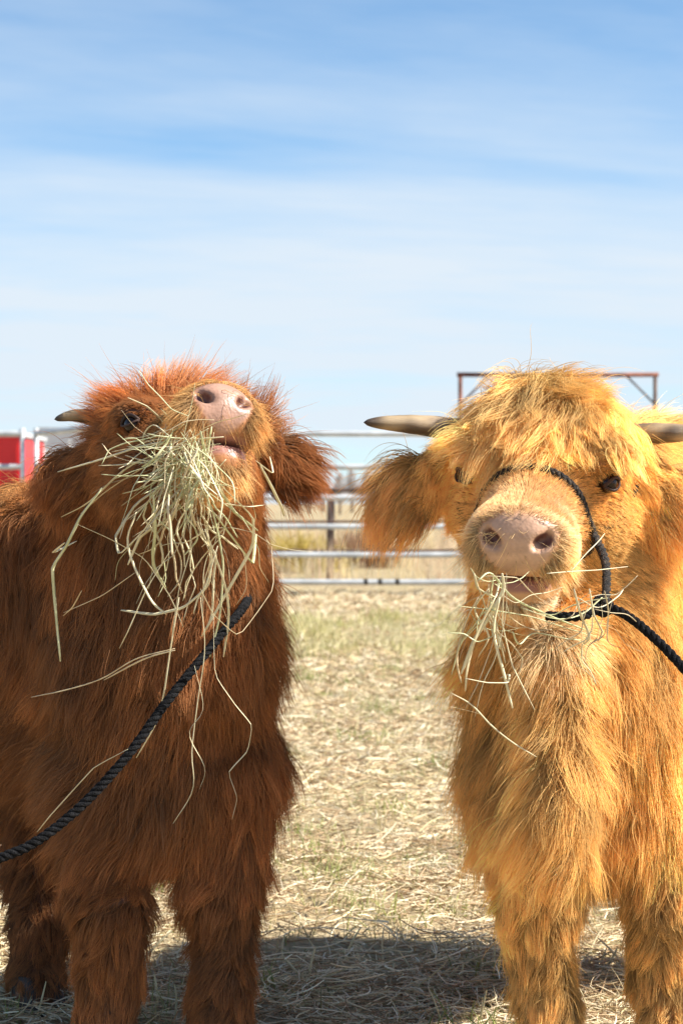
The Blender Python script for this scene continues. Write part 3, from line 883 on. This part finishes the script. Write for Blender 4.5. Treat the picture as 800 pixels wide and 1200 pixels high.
def base_groom(c, p, n):
    cfg = c.cfg; B, E = c.B, c.E; hs = cfg.get('hs', 1.0)
    q = (p - E) @ B/hs
    N_ = len(p)
    o = {}
    dn = np.array([0, 0, -1.0])
    back = -np.asarray(cfg['fwd'], float)
    flow = np.tile(dn + 0.30*back, (N_, 1)) + 0.38*vnoise(p, 7.0, cfg['seed']) + 0.15*vnoise(p, 25.0, cfg['seed']+9)
    ln = np.full(N_, cfg['len']); lift = np.full(N_, 0.30) + 0.12*vnoise(p, 12.0, cfg['seed']+3)[:, 0]; grav = np.full(N_, 0.35)
    col = np.tile(np.asarray(cfg['coat'], float), (N_, 1))
    col = col*(1 + 0.22*vnoise(p, 14.0, cfg['seed']+5)[:, :1])
    if 'back_sunlit_col' in cfg:                       # sunlight on back and flank painted into the coat colour
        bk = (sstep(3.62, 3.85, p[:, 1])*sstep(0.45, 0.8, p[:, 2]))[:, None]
        col = col*(1-bk) + col*np.asarray(cfg['back_sunlit_col'])*bk
    # legs and belly
    leg = 1 - sstep(0.30, 0.46, p[:, 2])
    ln = ln*(1-leg) + (0.056 - 0.016*(1-sstep(0.05, 0.2, p[:, 2])))*leg
    # head
    hw = (1 - sstep(0.16, 0.24, np.linalg.norm(q - np.array([0, 0.0, -0.03]), axis=-1)))
    fflow = -c.F[None]*1.0 + np.array([0, 0, -0.55]) + c.R[None]*np.sign(q[:, :1])*0.5*sstep(-0.02, -0.10, q[:, 1:2]*-1-0.1)
    flow = flow*(1-hw[:, None]) + (fflow + 0.25*vnoise(p, 22.0, cfg['seed']+1))*hw[:, None]
    face = hw*sstep(-0.07, 0.05, q[:, 1])
    fl = 0.021 + (0.0024-0.021)*sstep(-0.04, 0.07, q[:, 1]) + cfg['chin']*sstep(0.05, 0.09, q[:, 1])*sstep(-0.108, -0.125, q[:, 2])
    ln = ln*(1-hw) + (0.055*(1-face) + fl*face)*hw
    lift = lift*(1-hw) + (0.30 - 0.20*sstep(-0.01, 0.06, q[:, 1]))*hw
    grav = grav*(1-face)
    mz = hw*sstep(0.03, 0.10, q[:, 1])
    col = col*(1-mz[:, None]) + np.asarray(cfg['muzzle_hair'], float)*mz[:, None]
    chn = (hw*sstep(0.05, 0.09, q[:, 1])*sstep(-0.098, -0.112, q[:, 2]))[:, None]
    col = col*(1-chn) + np.asarray(cfg['chin_col'])*chn
    eyep = 1 - sstep(0.024, 0.055, np.minimum(*[np.linalg.norm(q - np.array([s*0.086*cfg['wd'], 0.014, -0.004]), axis=-1) for s in (-1, 1)]))
    ln = ln*(1 - 0.75*eyep)
    o.update(flow=flow, len=ln, lift=lift, grav=grav, col=col, mess=np.full(N_, 0.17)*(1-0.7*face), wob=np.full(N_, 0.60)*(1-0.85*face),
             rad=1.0 - 0.40*face, cvar=1-0.75*face, clump=0.77*(1-0.8*face), q=q, hw=hw)
    return o

def density(c):
    hs = c.cfg.get('hs', 1.0)
    def d(p):
        q = (p - c.E) @ c.B/hs
        k = np.ones(len(p))
        qm = q/np.array([c.cfg['mw'], 1, 1])
        k *= 1 - nose_pad(qm)*0.99
        k *= 1 - mouth_in(qm)
        k *= 1 - 0.93*sstep(0.085, 0.115, q[:, 1])*(1 - sstep(0.022, 0.034, np.abs(q[:, 2]+0.092)))*(np.abs(q[:, 0]) < 0.07)
        e = np.minimum(*[np.linalg.norm((q - np.array([s*0.0880*c.cfg['wd'], 0.018, -0.004]))/np.array([1, 1, 0.75]), axis=-1) for s in (-1, 1)])
        k *= sstep(0.021, 0.027, e)
        hd = 1 - sstep(0.16, 0.22, np.linalg.norm(q - np.array([0, 0.02, -0.05]), axis=-1))
        k *= 1 + 2.2*hd
        k *= np.where(p[:, 1] > c.cfg['ycut'], 0.45, 1.0)
        k *= p[:, 2] > 0.055
        return k
    return d

# ------------------------------------------------------------------ the two calves
def leg(f, hip, knee, fet, foot, r):
    f.cone(hip, r[0], knee, r[1], 0.06); f.cone(knee, r[1], fet, r[2], 0.03); f.cone(fet, r[2], foot, r[3], 0.025)

A = np.array
# --- red-brown calf, head raised
def body_a(f):
    fw = A([0.58, -0.81, 0]); lt = A([0.81, 0.58, 0])
    ch = P(192, 800, 3.52)
    f.ell(ch, (0.155, 0.175, 0.21), None, 0.08)
    f.ell(P(188, 900, 3.47), (0.135, 0.135, 0.17), None, 0.08)
    Bm = np.stack([lt, fw, A([0, 0, 1.0])], 1)
    mid = A([-0.52, 3.86, 0.66]); rump = A([-0.76, 4.18, 0.69])
    f.ell(mid, (0.20, 0.36, 0.255), Bm, 0.10)
    f.ell(rump, (0.19, 0.20, 0.23), Bm, 0.08)
    f.cone(P(205, 560, 3.42), 0.115, P(190, 760, 3.50), 0.165, 0.08)         # neck
    f.cone(P(245, 610, 3.33), 0.075, P(225, 760, 3.40), 0.11, 0.06)          # throat
    f.cone(P(150, 660, 3.54), 0.12, P(46, 670, 3.84), 0.160, 0.08)            # crest to withers
    zf = lambda x, y, z: A([x, y, z])
    leg(f, P(122, 905, 3.47), zf(-0.405, 3.40, 0.30), zf(-0.398, 3.43, 0.13), zf(-0.395, 3.41, 0.03), (0.090, 0.054, 0.042, 0.045))
    leg(f, P(262, 905, 3.47), zf(-0.205, 3.42, 0.30), zf(-0.208, 3.44, 0.13), zf(-0.208, 3.42, 0.03), (0.088, 0.054, 0.042, 0.045))
    leg(f, A([-0.62, 4.05, 0.55]), zf(-0.595, 3.92, 0.33), zf(-0.585, 3.85, 0.14), zf(-0.58, 3.80, 0.03), (0.13, 0.058, 0.044, 0.046))
    leg(f, A([-0.80, 3.98, 0.55]), zf(-0.83, 4.04, 0.33), zf(-0.83, 4.03, 0.14), zf(-0.82, 3.98, 0.03), (0.13, 0.058, 0.044, 0.046))
    f.cone(A([-0.86, 4.34, 0.80]), 0.03, A([-0.87, 4.36, 0.35]), 0.018, 0.03)    # tail

EA = P(219, 508, 3.28)
FA = unit(A([0.36, -0.86, 0.36]))
RA = unit(A([0.91, 0.35, -0.12]))
calf_a_cfg = dict(E=EA, F=FA, R=RA, body=body_a, back_sunlit_col=(1.35, 1.75, 2.0), chin_col=(0.86, 0.54, 0.24), seed=11, chin=0.014, jaw=0.002, jx=0.012, hs=1.04, wd=1.13, mw=0.84,
    ears=[(P(128, 540, 3.36), P(62, 575, 3.37), 0.040), (P(312, 528, 3.43), P(352, 556, 3.45), 0.040)],
    earfront=A([0, -1.0, 0.1]),
    bounds=(A([-1.12, 2.94, -0.02]), A([0.05, 4.50, 1.22])), base=(-0.31, 3.5, 0),
    hide=(0.13, 0.045, 0.014), coat=(0.285, 0.102, 0.027), muzzle=(0.42, 0.18, 0.07), muzzle_hair=(0.80, 0.46, 0.16), nose=(0.37, 0.21, 0.15),
    horns=[([P(128, 494, 3.40), P(108, 489, 3.395), P(86, 487, 3.39), P(64, 491.5, 3.385)], 0.0165), ([P(306, 500, 3.47), P(318, 496, 3.48), P(330, 492, 3.49)], 0.0165)],
    hooves=[(-0.395, 3.40), (-0.208, 3.41), (-0.58, 3.79), (-0.82, 3.97)], fwd=A([0.58, -0.81, 0]), len=0.105, ycut=4.05,
    label='red-brown shaggy highland calf with raised muzzle and a mouthful of hay')
ca = build_calf(calf_a_cfg)

def groom_a(p, n):
    o = base_groom(ca, p, n); q = o['q']
    for (a, b, wd), s in zip(calf_a_cfg['ears'], (-1, 1)):
        w_, t = seg_w(p, a, b, 0.055, 0.075)
        w_ = w_*sstep(0.0, 0.3, t)
        fl = unit(b - a)[None] + A([0, -0.1, -0.75]) + 0.4*vnoise(p, 20, 3)
        o['flow'] = o['flow']*(1-w_[:, None]) + fl*w_[:, None]
        o['len'] = o['len']*(1-w_) + 0.048*w_; o['lift'] = o['lift']*(1-w_) + 0.4*w_; o['grav'] = o['grav']*(1-w_) + 0.7*w_
        o['mess'] = o['mess']*(1-w_) + 0.35*w_
    # wild poll hair standing up and outwards
    pw = sstep(0.0, 0.05, q[:, 2])*(1 - sstep(-0.07, -0.02, q[:, 1]))*o['hw']
    side = sstep(0.05, 0.09, np.abs(q[:, 0]))*(1-sstep(-0.10, -0.06, q[:, 1]))*o['hw']
    pw = np.maximum(pw, side*sstep(-0.01, 0.03, q[:, 2])*(q[:, 0] > -0.02))
    fl = ca.U[None]*0.8 + ca.R[None]*np.clip(q[:, :1]/0.05, -1.2, 1.2)*0.8 + 0.35*vnoise(p, 20, 9)
    o['flow'] = o['flow']*(1-pw[:, None]) + fl*pw[:, None]
    o['len'] = o['len']*(1-pw) + 0.098*pw; o['lift'] = o['lift']*(1-pw) + 1.0*pw; o['grav'] = o['grav']*(1-pw) + 0.1*pw
    o['col'] = o['col']*(1 + pw[:, None]*A([0.28, 0.26, 0.15]))
    o['wob'] = o['wob']*(1-pw) + 0.4*pw; o['mess'] = o['mess']*(1-pw) + 0.3*pw
    return o
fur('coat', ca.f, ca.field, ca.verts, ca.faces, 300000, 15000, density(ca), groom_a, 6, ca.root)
print('calf a', time.time()-T0)

# --- golden calf, facing the camera
def body_b(f):
    fw = A([-0.42, -0.907, 0]); lt = A([0.907, -0.42, 0])
    f.ell(P(692, 830, 3.52), (0.18, 0.175, 0.235), None, 0.08)
    f.ell(P(695, 920, 3.49), (0.15, 0.12, 0.16), None, 0.07)
    Bm = np.stack([lt, fw, A([0, 0, 1.0])], 1)
    f.ell(A([0.56, 3.80, 0.68]), (0.205, 0.33, 0.265), Bm, 0.10)
    f.ell(A([0.70, 4.08, 0.70]), (0.19, 0.20, 0.24), Bm, 0.08)
    f.cone(P(650, 570, 3.36), 0.12, P(680, 780, 3.48), 0.175, 0.08)
    f.cone(P(700, 620, 3.50), 0.14, P(760, 620, 3.80), 0.19, 0.08)
    f.cone(P(662, 750, 3.27), 0.045, P(650, 945, 3.24), 0.050, 0.05)
    f.ell(P(704, 850, 3.27), (0.032, 0.07, 0.060), None, 0.035, True)
    f.ell(P(585, 870, 3.25), (0.05, 0.07, 0.085), None, 0.05, True)      # brisket fold
    f.ell(P(640, 985, 3.28), (0.062, 0.055, 0.062), None, 0.045)
    z_ = lambda x, y, z: A([x, y, z])
    leg(f, P(630, 920, 3.45), z_(0.340, 3.38, 0.30), z_(0.348, 3.42, 0.13), z_(0.352, 3.40, 0.03), (0.105, 0.056, 0.043, 0.046))
    leg(f, P(765, 920, 3.45), z_(0.555, 3.42, 0.30), z_(0.560, 3.45, 0.13), z_(0.562, 3.43, 0.03), (0.105, 0.056, 0.043, 0.046))
    leg(f, A([0.62, 4.06, 0.55]), z_(0.66, 4.14, 0.33), z_(0.67, 4.14, 0.14), z_(0.67, 4.10, 0.03), (0.13, 0.058, 0.044, 0.046))
    leg(f, A([0.84, 3.98, 0.55]), z_(0.86, 4.04, 0.33), z_(0.86, 4.04, 0.14), z_(0.86, 4.00, 0.03), (0.13, 0.058, 0.044, 0.046))
    f.cone(A([0.78, 4.27, 0.82]), 0.03, A([0.79, 4.29, 0.35]), 0.018, 0.03)

EB = P(630, 554, 3.24)
FB = unit(A([-0.23, -0.91, -0.345]))
RB = unit(A([0.965, -0.22, -0.06]))
calf_b_cfg = dict(E=EB, F=FB, R=RB, body=body_b, chin_col=(0.90, 0.72, 0.50), seed=23, chin=0.003, jaw=0.004, hs=1.20, wd=1.19, mw=0.89,
    ears=[(P(535, 550, 3.34), P(452, 583, 3.35), 0.044), (P(745, 556, 3.31), P(800, 600, 3.32), 0.046)],
    earfront=A([0, -1.0, 0.1]),
    bounds=(A([0.0, 2.90, -0.02]), A([1.14, 4.60, 1.20])), base=(0.42, 3.5, 0),
    hide=(0.40, 0.19, 0.05), coat=(0.82, 0.49, 0.158), muzzle=(0.62, 0.34, 0.16), muzzle_hair=(0.86, 0.62, 0.34), nose=(0.54, 0.325, 0.215),
    horns=[([P(565, 508, 3.36), P(500, 499, 3.32), P(460, 496, 3.31), P(426, 495, 3.30)], 0.0215), ([P(710, 512, 3.33), P(772, 508, 3.30), P(808, 507, 3.29), P(842, 503, 3.28)], 0.0215)],
    hooves=[(0.352, 3.39), (0.562, 3.42), (0.67, 4.09), (0.86, 3.99)], fwd=A([-0.42, -0.907, 0]), len=0.108, ycut=3.95,
    label='golden highland calf with shaggy fringe and black rope halter facing forward')
cb_ = build_calf(calf_b_cfg)

def groom_b(p, n):
    o = base_groom(cb_, p, n); q = o['q']
    for (a, b, wd), s in zip(calf_b_cfg['ears'], (-1, 1)):
        w_, t = seg_w(p, a, b, 0.06, 0.08)
        w_ = w_*sstep(0.0, 0.3, t)
        fl = unit(b - a)[None]*0.9 + A([0, -0.1, -0.8]) + 0.35*vnoise(p, 20, 3)
        o['flow'] = o['flow']*(1-w_[:, None]) + fl*w_[:, None]
        o['len'] = o['len']*(1-w_) + 0.05*w_; o['lift'] = o['lift']*(1-w_) + 0.30*w_; o['grav'] = o['grav']*(1-w_) + 0.9*w_
    # mouth and chin pale
    return o
fur('coat', cb_.f, cb_.field, cb_.verts, cb_.faces, 310000, 15000, density(cb_), groom_b, 6, cb_.root)

def forelock_b():
    c = cb_
    def dens(p):
        q = (p - c.E) @ c.B/c.cfg['hs']
        return np.clip(sstep(0.02, 0.05, q[:, 2])*(1-sstep(-0.02, 0.01, q[:, 1]))*(np.abs(q[:, 0]) < 0.16)*(q[:, 1] > -0.22) + 1e-9, 0, 1)
    def groom(p, n):
        q = (p - c.E) @ c.B/c.cfg['hs']; N_ = len(p)
        fl = c.F[None]*0.9 + c.R[None]*np.clip((q[:, :1]+0.01)/0.06, -1.2, 1.2)*0.75 + 0.45*vnoise(p, 18, 77)
        ln = 0.075 + 0.055*np.exp(-((q[:, 0]+0.015)/0.05)**2) + 0.022*vnoise(p, 12, 5)[:, 0] + 0.035*sstep(0.06, 0.12, q[:, 0]) - 0.022*sstep(0.05, 0.10, -q[:, 0])
        col = np.tile(A([[0.81, 0.52, 0.185]]), (N_, 1))*(1+0.25*vnoise(p, 30, 8)[:, :1])
        return dict(flow=fl, len=ln, lift=np.full(N_, 0.30), grav=np.full(N_, 0.62), col=col, mess=np.full(N_, 0.36), wob=np.full(N_, 1.0), rad=np.full(N_, 1.05), clump=np.full(N_, 0.92))
    fur('forelock', c.f, c.field, c.verts, c.faces, 46000, 900, dens, groom, 10, c.root, wobf=1.5, strays=0.004)
forelock_b()

def ear_fringe(c, ears, n, ln0, out, col, seed):
    def dens(p):
        k = np.zeros(len(p)) + 1e-9
        for a, b, wd in ears:
            w_, t = seg_w(p, a, b, 0.055, 0.065)
            k += w_*sstep(0.25, 0.6, t)
        return k
    def groom(p, n_):
        N_ = len(p); fl = np.zeros((N_, 3))
        for a, b, wd in ears:
            w_, t = seg_w(p, a, b, 0.07, 0.12)
            fl += w_[:, None]*(unit(b-a)[None]*out + A([0, 0, -0.35]))
        fl += 0.35*vnoise(p, 25, seed)
        return dict(flow=fl, len=np.full(N_, ln0), lift=np.full(N_, 0.5), grav=np.full(N_, 0.75), col=np.tile(A([col]), (N_, 1)), mess=np.full(N_, 0.35), wob=np.full(N_, 0.45), rad=np.full(N_, 1.0), clump=np.full(N_, 0.8))
    fur('ear_fringe', c.f, c.field, c.verts, c.faces, n, 170, dens, groom, 8, c.root)
ear_fringe(ca, calf_a_cfg['ears'], 5000, 0.078, 0.9, (0.33, 0.115, 0.030), 31)
ear_fringe(cb_, calf_b_cfg['ears'], 6000, 0.105, 0.8, (0.80, 0.46, 0.15), 32)
print('calf b', time.time()-T0)

# ------------------------------------------------------------------ ropes
def twisted_rope(pts, r=0.0062, pitch=0.034, n=None, strands=3):
    pts = np.asarray(pts, float)
    d = np.linalg.norm(np.diff(pts, axis=0), axis=1).sum()
    n = n or max(24, int(d/0.004))
    c = resample(pts, n)
    s = np.concatenate([[0], np.cumsum(np.linalg.norm(np.diff(c, axis=0), axis=1))])
    tg = unit(np.gradient(c, axis=0))
    nrm = unit(np.cross(tg, A([0.13, 0.31, 0.94]))); b = np.cross(tg, nrm)
    mb = MB()
    for k in range(strands):
        a = 2*math.pi*(s/pitch + k/strands)
        mb.tube(c + 0.55*r*(np.cos(a)[:, None]*nrm + np.sin(a)[:, None]*b), r*0.6, 7)
    return mb

def surf_out(c, o, d, off):
    t = 0.02
    for _ in range(60):
        v = float(c.f((o + d*t)[None])[0])
        if v > 0.001: break
        t += max(0.0015, -v*0.8)
    return o + d*(t + off)

def nose_loop(c, prof, n=40, off=0.012, hs=1.0):
    """loop round the muzzle: prof maps angle to distance forward of the eyes"""
    pts = []
    for a in np.linspace(0, 2*math.pi, n + 1):
        ff = prof(a)
        o = c.W(0, ff, -0.065); d = unit(c.B @ A([math.sin(a), 0, math.cos(a)]))
        pts.append(surf_out(c, o, d, off))
    return pts

def halter_a():
    t = thing('rope_halter', tuple(P(285, 715, 3.15)), 'black twisted rope halter and lead on the red-brown calf', 'halter', None)
    lp = nose_loop(ca, lambda a: 0.055 + 0.02*math.cos(a), off=-0.001)
    twisted_rope(lp).ob('noseband', M_ROPE, t)
    lead = [P(293, 694, 3.44), P(291, 700, 3.32), P(282, 716, 3.19), P(250, 755, 3.12), P(196, 822, 3.06), P(150, 885, 3.02), P(95, 945, 2.99), P(40, 988, 2.96), P(-10, 1010, 2.94), P(-70, 1040, 2.92), P(-140, 1110, 2.92)]
    twisted_rope(lead, 0.0070, 0.034).ob('lead_rope', M_ROPE, t)
halter_a()
def halter_b():
    t = thing('rope_halter', tuple(P(705, 713, 3.12)), 'black twisted rope halter and lead on the golden calf', 'halter', None)
    lp = nose_loop(cb_, lambda a: 0.047 + 0.014*math.cos(a), off=0.004)
    twisted_rope(lp, 0.0062, 0.031).ob('noseband', M_ROPE_DUSTY, t)
    j = P(706, 713, 3.08)
    # cheek strap from the noseband to behind the ear on both sides
    for s in (-1, 1):
        pts = [surf_out(cb_, cb_.W(0, ff, u), unit(cb_.B @ A([s, 0, w2])), -0.003) for ff, u, w2 in ((0.055, -0.065, 0), (0.02, -0.06, 0), (-0.02, -0.05, 0), (-0.06, -0.03, 0.1), (-0.09, 0.0, 0.2))]
        twisted_rope(pts, 0.0058).ob('cheek_strap', M_ROPE_DUSTY, t)
    a = lp[len(lp)//4]
    twisted_rope([a, a*0.6 + j*0.4 + A([0.012, -0.01, 0.0]), j + A([0.004, 0, 0.012]), j], 0.0068, 0.034).ob('chin_strap', M_ROPE_DUSTY, t)
    kb = []
    for th in np.linspace(0, 4*math.pi, 26):
        kb.append(j + A([0.011*math.cos(th), 0.011*math.sin(th)*0.6, 0.011*math.sin(th) + 0.004*th/6]))
    twisted_rope(kb, 0.0058).ob('knot', M_ROPE, t)
    lead = [P(640, 722, 3.06), P(680, 722, 3.06), j, P(728, 718, 3.06), P(760, 742, 3.02), P(800, 783, 2.98), P(850, 850, 2.94), P(930, 960, 2.90)]
    twisted_rope(lead, 0.0070, 0.034).ob('lead_rope', M_ROPE, t)
halter_b()

# ------------------------------------------------------------------ hay in their mouths
M_HAY = [noise_mat('hay_stalk_%s' % n_, c1, c2, 40, 0.55) for n_, c1, c2 in (
    ('pale', (0.66, 0.58, 0.36), (0.80, 0.73, 0.50)), ('green', (0.52, 0.53, 0.28), (0.68, 0.68, 0.42)), ('tan', (0.56, 0.43, 0.25), (0.72, 0.60, 0.38)))]
def stalk(parent, ctrl, r, mi, flat=0.45, n=None):
    n = n or 4*len(ctrl)
    if rng.random() < 0.6:                  # kinked, broken stem: straight runs between joints
        c_ = np.asarray(ctrl, float); t_ = np.linspace(0, len(c_)-1, n); i_ = np.minimum(t_.astype(int), len(c_)-2)
        p = c_[i_] + (c_[i_+1]-c_[i_])*(t_-i_)[:, None]
        p = 0.75*p + 0.25*resample(ctrl, n)
    else:
        p = resample(ctrl, n)
    s = np.linspace(0, 1, n)
    if rng.random() < 0.3: flat = 0.18; r = r*1.35
    MB().tube(p, r*(0.45 + 0.55*np.sin(s*math.pi)**0.5*(0.8+0.4*rng.random())), 5, flat=flat, phase=rng.random()*3).ob('stalk', M_HAY[mi], parent)

def px_stalk(parent, pl, Y0, Y1, wpx, mi=0, flat=0.45):
    Ys = np.linspace(Y0, Y1, len(pl))
    r = wpx/2/FPX*Y0
    stalk(parent, [P(x, y, Y) for (x, y), Y in zip(pl, Ys)], r, mi, flat)

def hay_a():
    t = thing('hay_bunch', tuple(P(235, 560, 3.05)), 'tangled bunch of pale hay hanging from the red-brown calf\'s mouth', 'hay')
    long_ = [
        ([(262,512), (215,516), (170,522), (120,538), (68,553)], 5, 0), ([(258,520), (200,528), (150,548), (105,588), (72,606)], 4, 0),
        ([(250,528), (190,538), (130,572), (95,602)], 3.5, 2), ([(120,572), (95,605), (78,640), (62,665), (64,700), (71,775)], 6, 1),
        ([(76,636), (62,648), (90,634)], 4, 0), ([(150,466), (172,476), (190,492), (198,508)], 3, 0),
        ([(200,512), (180,498), (168,512), (172,530)], 2.5, 0), ([(245,545), (200,575), (170,620), (140,650), (136,628), (160,590), (205,560)], 3.5, 0),
        ([(90,614), (130,632), (170,655), (200,700), (215,735)], 3.5, 0), ([(180,580), (182,620), (180,660), (195,690)], 4.5, 1),
        ([(225,600), (222,650), (210,690), (202,740)], 5, 0), ([(255,640), (240,690), (215,712), (180,720), (142,715)], 5.5, 0),
        ([(160,670), (120,698), (75,718)], 2.5, 2), ([(96,692), (85,712), (74,722)], 2, 2),
        ([(205,760), (160,772), (120,795), (80,808), (37,817)], 3.5, 2), ([(205,762), (170,772), (122,797)], 4, 2),
        ([(210,700), (200,760), (192,815), (182,850), (160,888)], 2.5, 0), ([(235,700), (240,760), (232,820), (225,880), (226,925), (203,965)], 3, 0),
        ([(250,720), (252,790), (275,825), (295,850), (290,880), (268,905), (278,935), (272,960)], 2.5, 0),
        ([(228,780), (238,830), (222,860), (240,900), (234,925)], 2, 0), ([(150,878), (110,900), (60,955), (44,975)], 2.5, 0),
        ([(305,545), (318,570), (330,595), (333,605)], 3.5, 0), ([(300,540), (320,555), (316,535)], 2.5, 0),
        ([(262,590), (290,594), (308,592)], 5, 0), ([(250,600), (280,640), (296,660), (300,626)], 3.5, 1), ([(240,620), (262,680), (268,720), (262,770)], 3, 0),
        ([(262,572), (296,606), (296,640), (268,690), (240,740)], 3.5, 0), ([(230,560), (250,600), (262,660), (258,720), (246,770)], 3.5, 1),
        ([(235,690), (250,720), (280,745), (320,690), (318,640)], 2, 2), ([(160,600), (150,640), (175,700), (195,720)], 3, 0),
        ([(248,500), (240,545), (205,590), (175,610)], 4, 1), ([(235,505), (246,555), (275,600), (302,622)], 4, 1),
        ([(203,640), (172,690), (150,740), (140,760)], 2, 0), ([(235,545), (180,545), (135,535), (120,520)], 2, 2),
    ]
    for pl, wd, mi in long_:
        y0 = 3.04 + rng.normal(0, 0.02); px_stalk(t, pl, y0, y0 + 0.10 + rng.normal(0, 0.03), wd, mi)
    for i in range(175):                     # the tangled heart of the bunch
        cx, cy = 219 + rng.normal(0, 17), 528 + rng.normal(0, 19)
        a = rng.normal(math.pi*0.55, 0.8); ln = 40 + 60*rng.random()
        pts = []; clear = True
        x, y = cx, cy
        Y = 3.05 + rng.normal(0, 0.025)
        for k in range(5):
            pts.append(P(x, y, Y)); a += rng.normal(0, 0.28)
            x += math.cos(a)*ln/4; y += math.sin(a)*ln/4; Y += rng.normal(0, 0.008)
            clear = clear and not (x > 258 and 492 < y < 562)
        if clear: stalk(t, pts, (0.6 + 1.5*rng.random()**1.5)/FPX*3.05, int(rng.choice([0, 1, 1, 2])))
    for i in range(36):                      # hanging tangle below
        x, y = 226 + rng.normal(0, 19), 555 + abs(rng.normal(0, 35))
        a = math.pi*0.5 + rng.normal(0.06, 0.45); ln = 70 + 80*rng.random(); Y = 3.08 + rng.normal(0, 0.03)
        pts = []; clear = x < 258 or y > 562
        for k in range(7):
            pts.append(P(x, y, Y)); a = a*0.8 + 0.2*math.pi*0.5 + rng.normal(0, 0.34)
            x += math.cos(a)*ln/6; y += math.sin(a)*ln/6; Y += 0.012 + rng.normal(0, 0.006)
            clear = clear and not (x > 258 and 492 < y < 562)
        if clear: stalk(t, pts, (0.55 + 1.2*rng.random()**1.5)/FPX*3.05, int(rng.choice([0, 0, 1, 2])))
hay_a()

def hay_b():
    t = thing('hay_bunch', tuple(P(600, 720, 3.02)), 'small wisps of hay hanging from the golden calf\'s mouth', 'hay')
    long_ = [
        ([(588,672), (590,690), (575,720), (555,750), (540,790)], 5, 0), ([(560,680), (575,672), (600,700), (640,720), (690,740)], 5, 1),
        ([(534,710), (570,714), (620,722), (660,735), (690,744)], 5, 1), ([(590,690), (588,730), (600,780), (626,832)], 3.5, 0),
        ([(585,700), (578,740), (590,790), (600,830)], 3, 0), ([(580,700), (560,740), (548,780), (545,810)], 3.5, 0),
        ([(528,812), (552,826), (575,850), (600,870), (628,887)], 3.5, 0), ([(526,828), (545,832), (560,836)], 3, 2),
        ([(590,700), (575,760), (560,800), (545,830)], 3, 2), ([(545,795), (570,800), (595,800), (596,790), (585,795)], 3, 0),
        ([(600,740), (608,755), (625,742), (660,748), (680,750)], 3, 1), ([(650,758), (670,775), (690,790), (698,798)], 1.5, 2),
        ([(640,672), (665,670), (700,668), (735,664)], 3, 0), ([(668,670), (685,650), (700,635), (708,625)], 2, 0),
        ([(672,690), (680,720), (690,745), (684,755)], 4, 0), ([(690,690), (695,720), (705,740), (700,752)], 3, 0), ([(676,700), (700,712), (722,700), (730,690)], 3, 0),
        ([(560,700), (545,730), (535,770), (540,800)], 3.5, 2), ([(572,690), (556,715), (572,745), (560,770)], 3, 0), ([(610,712), (650,725), (680,720), (705,700)], 4, 1),
        ([(555,672), (560,690), (580,700), (586,676)], 4, 0), ([(593,672), (592,720), (580,770), (566,800), (556,840)], 3, 0),
    ]
    for pl, wd, mi in long_:
        y0 = 2.98 + rng.normal(0, 0.012); px_stalk(t, pl, y0, y0 + 0.07, wd, mi)
    for i in range(34):
        left = i < 22
        x, y = (572 + rng.normal(0, 14), 700 + rng.normal(0, 16)) if left else (688 + rng.normal(0, 16), 712 + rng.normal(0, 16))
        a = math.pi*(0.6 if left else 0.5) + rng.normal(0, 0.8); ln = 40 + 50*rng.random(); Y = 3.0 + rng.normal(0, 0.012)
        pts = []
        for k in range(5):
            pts.append(P(x, y, Y)); a += rng.normal(0, 0.45)
            x += math.cos(a)*ln/4; y += math.sin(a)*ln/4; Y += rng.normal(0.008, 0.005)
        stalk(t, pts, (0.8 + 0.8*rng.random())/FPX*3.0, int(rng.choice([0, 1, 2])))
hay_b()
print('done', time.time()-T0)
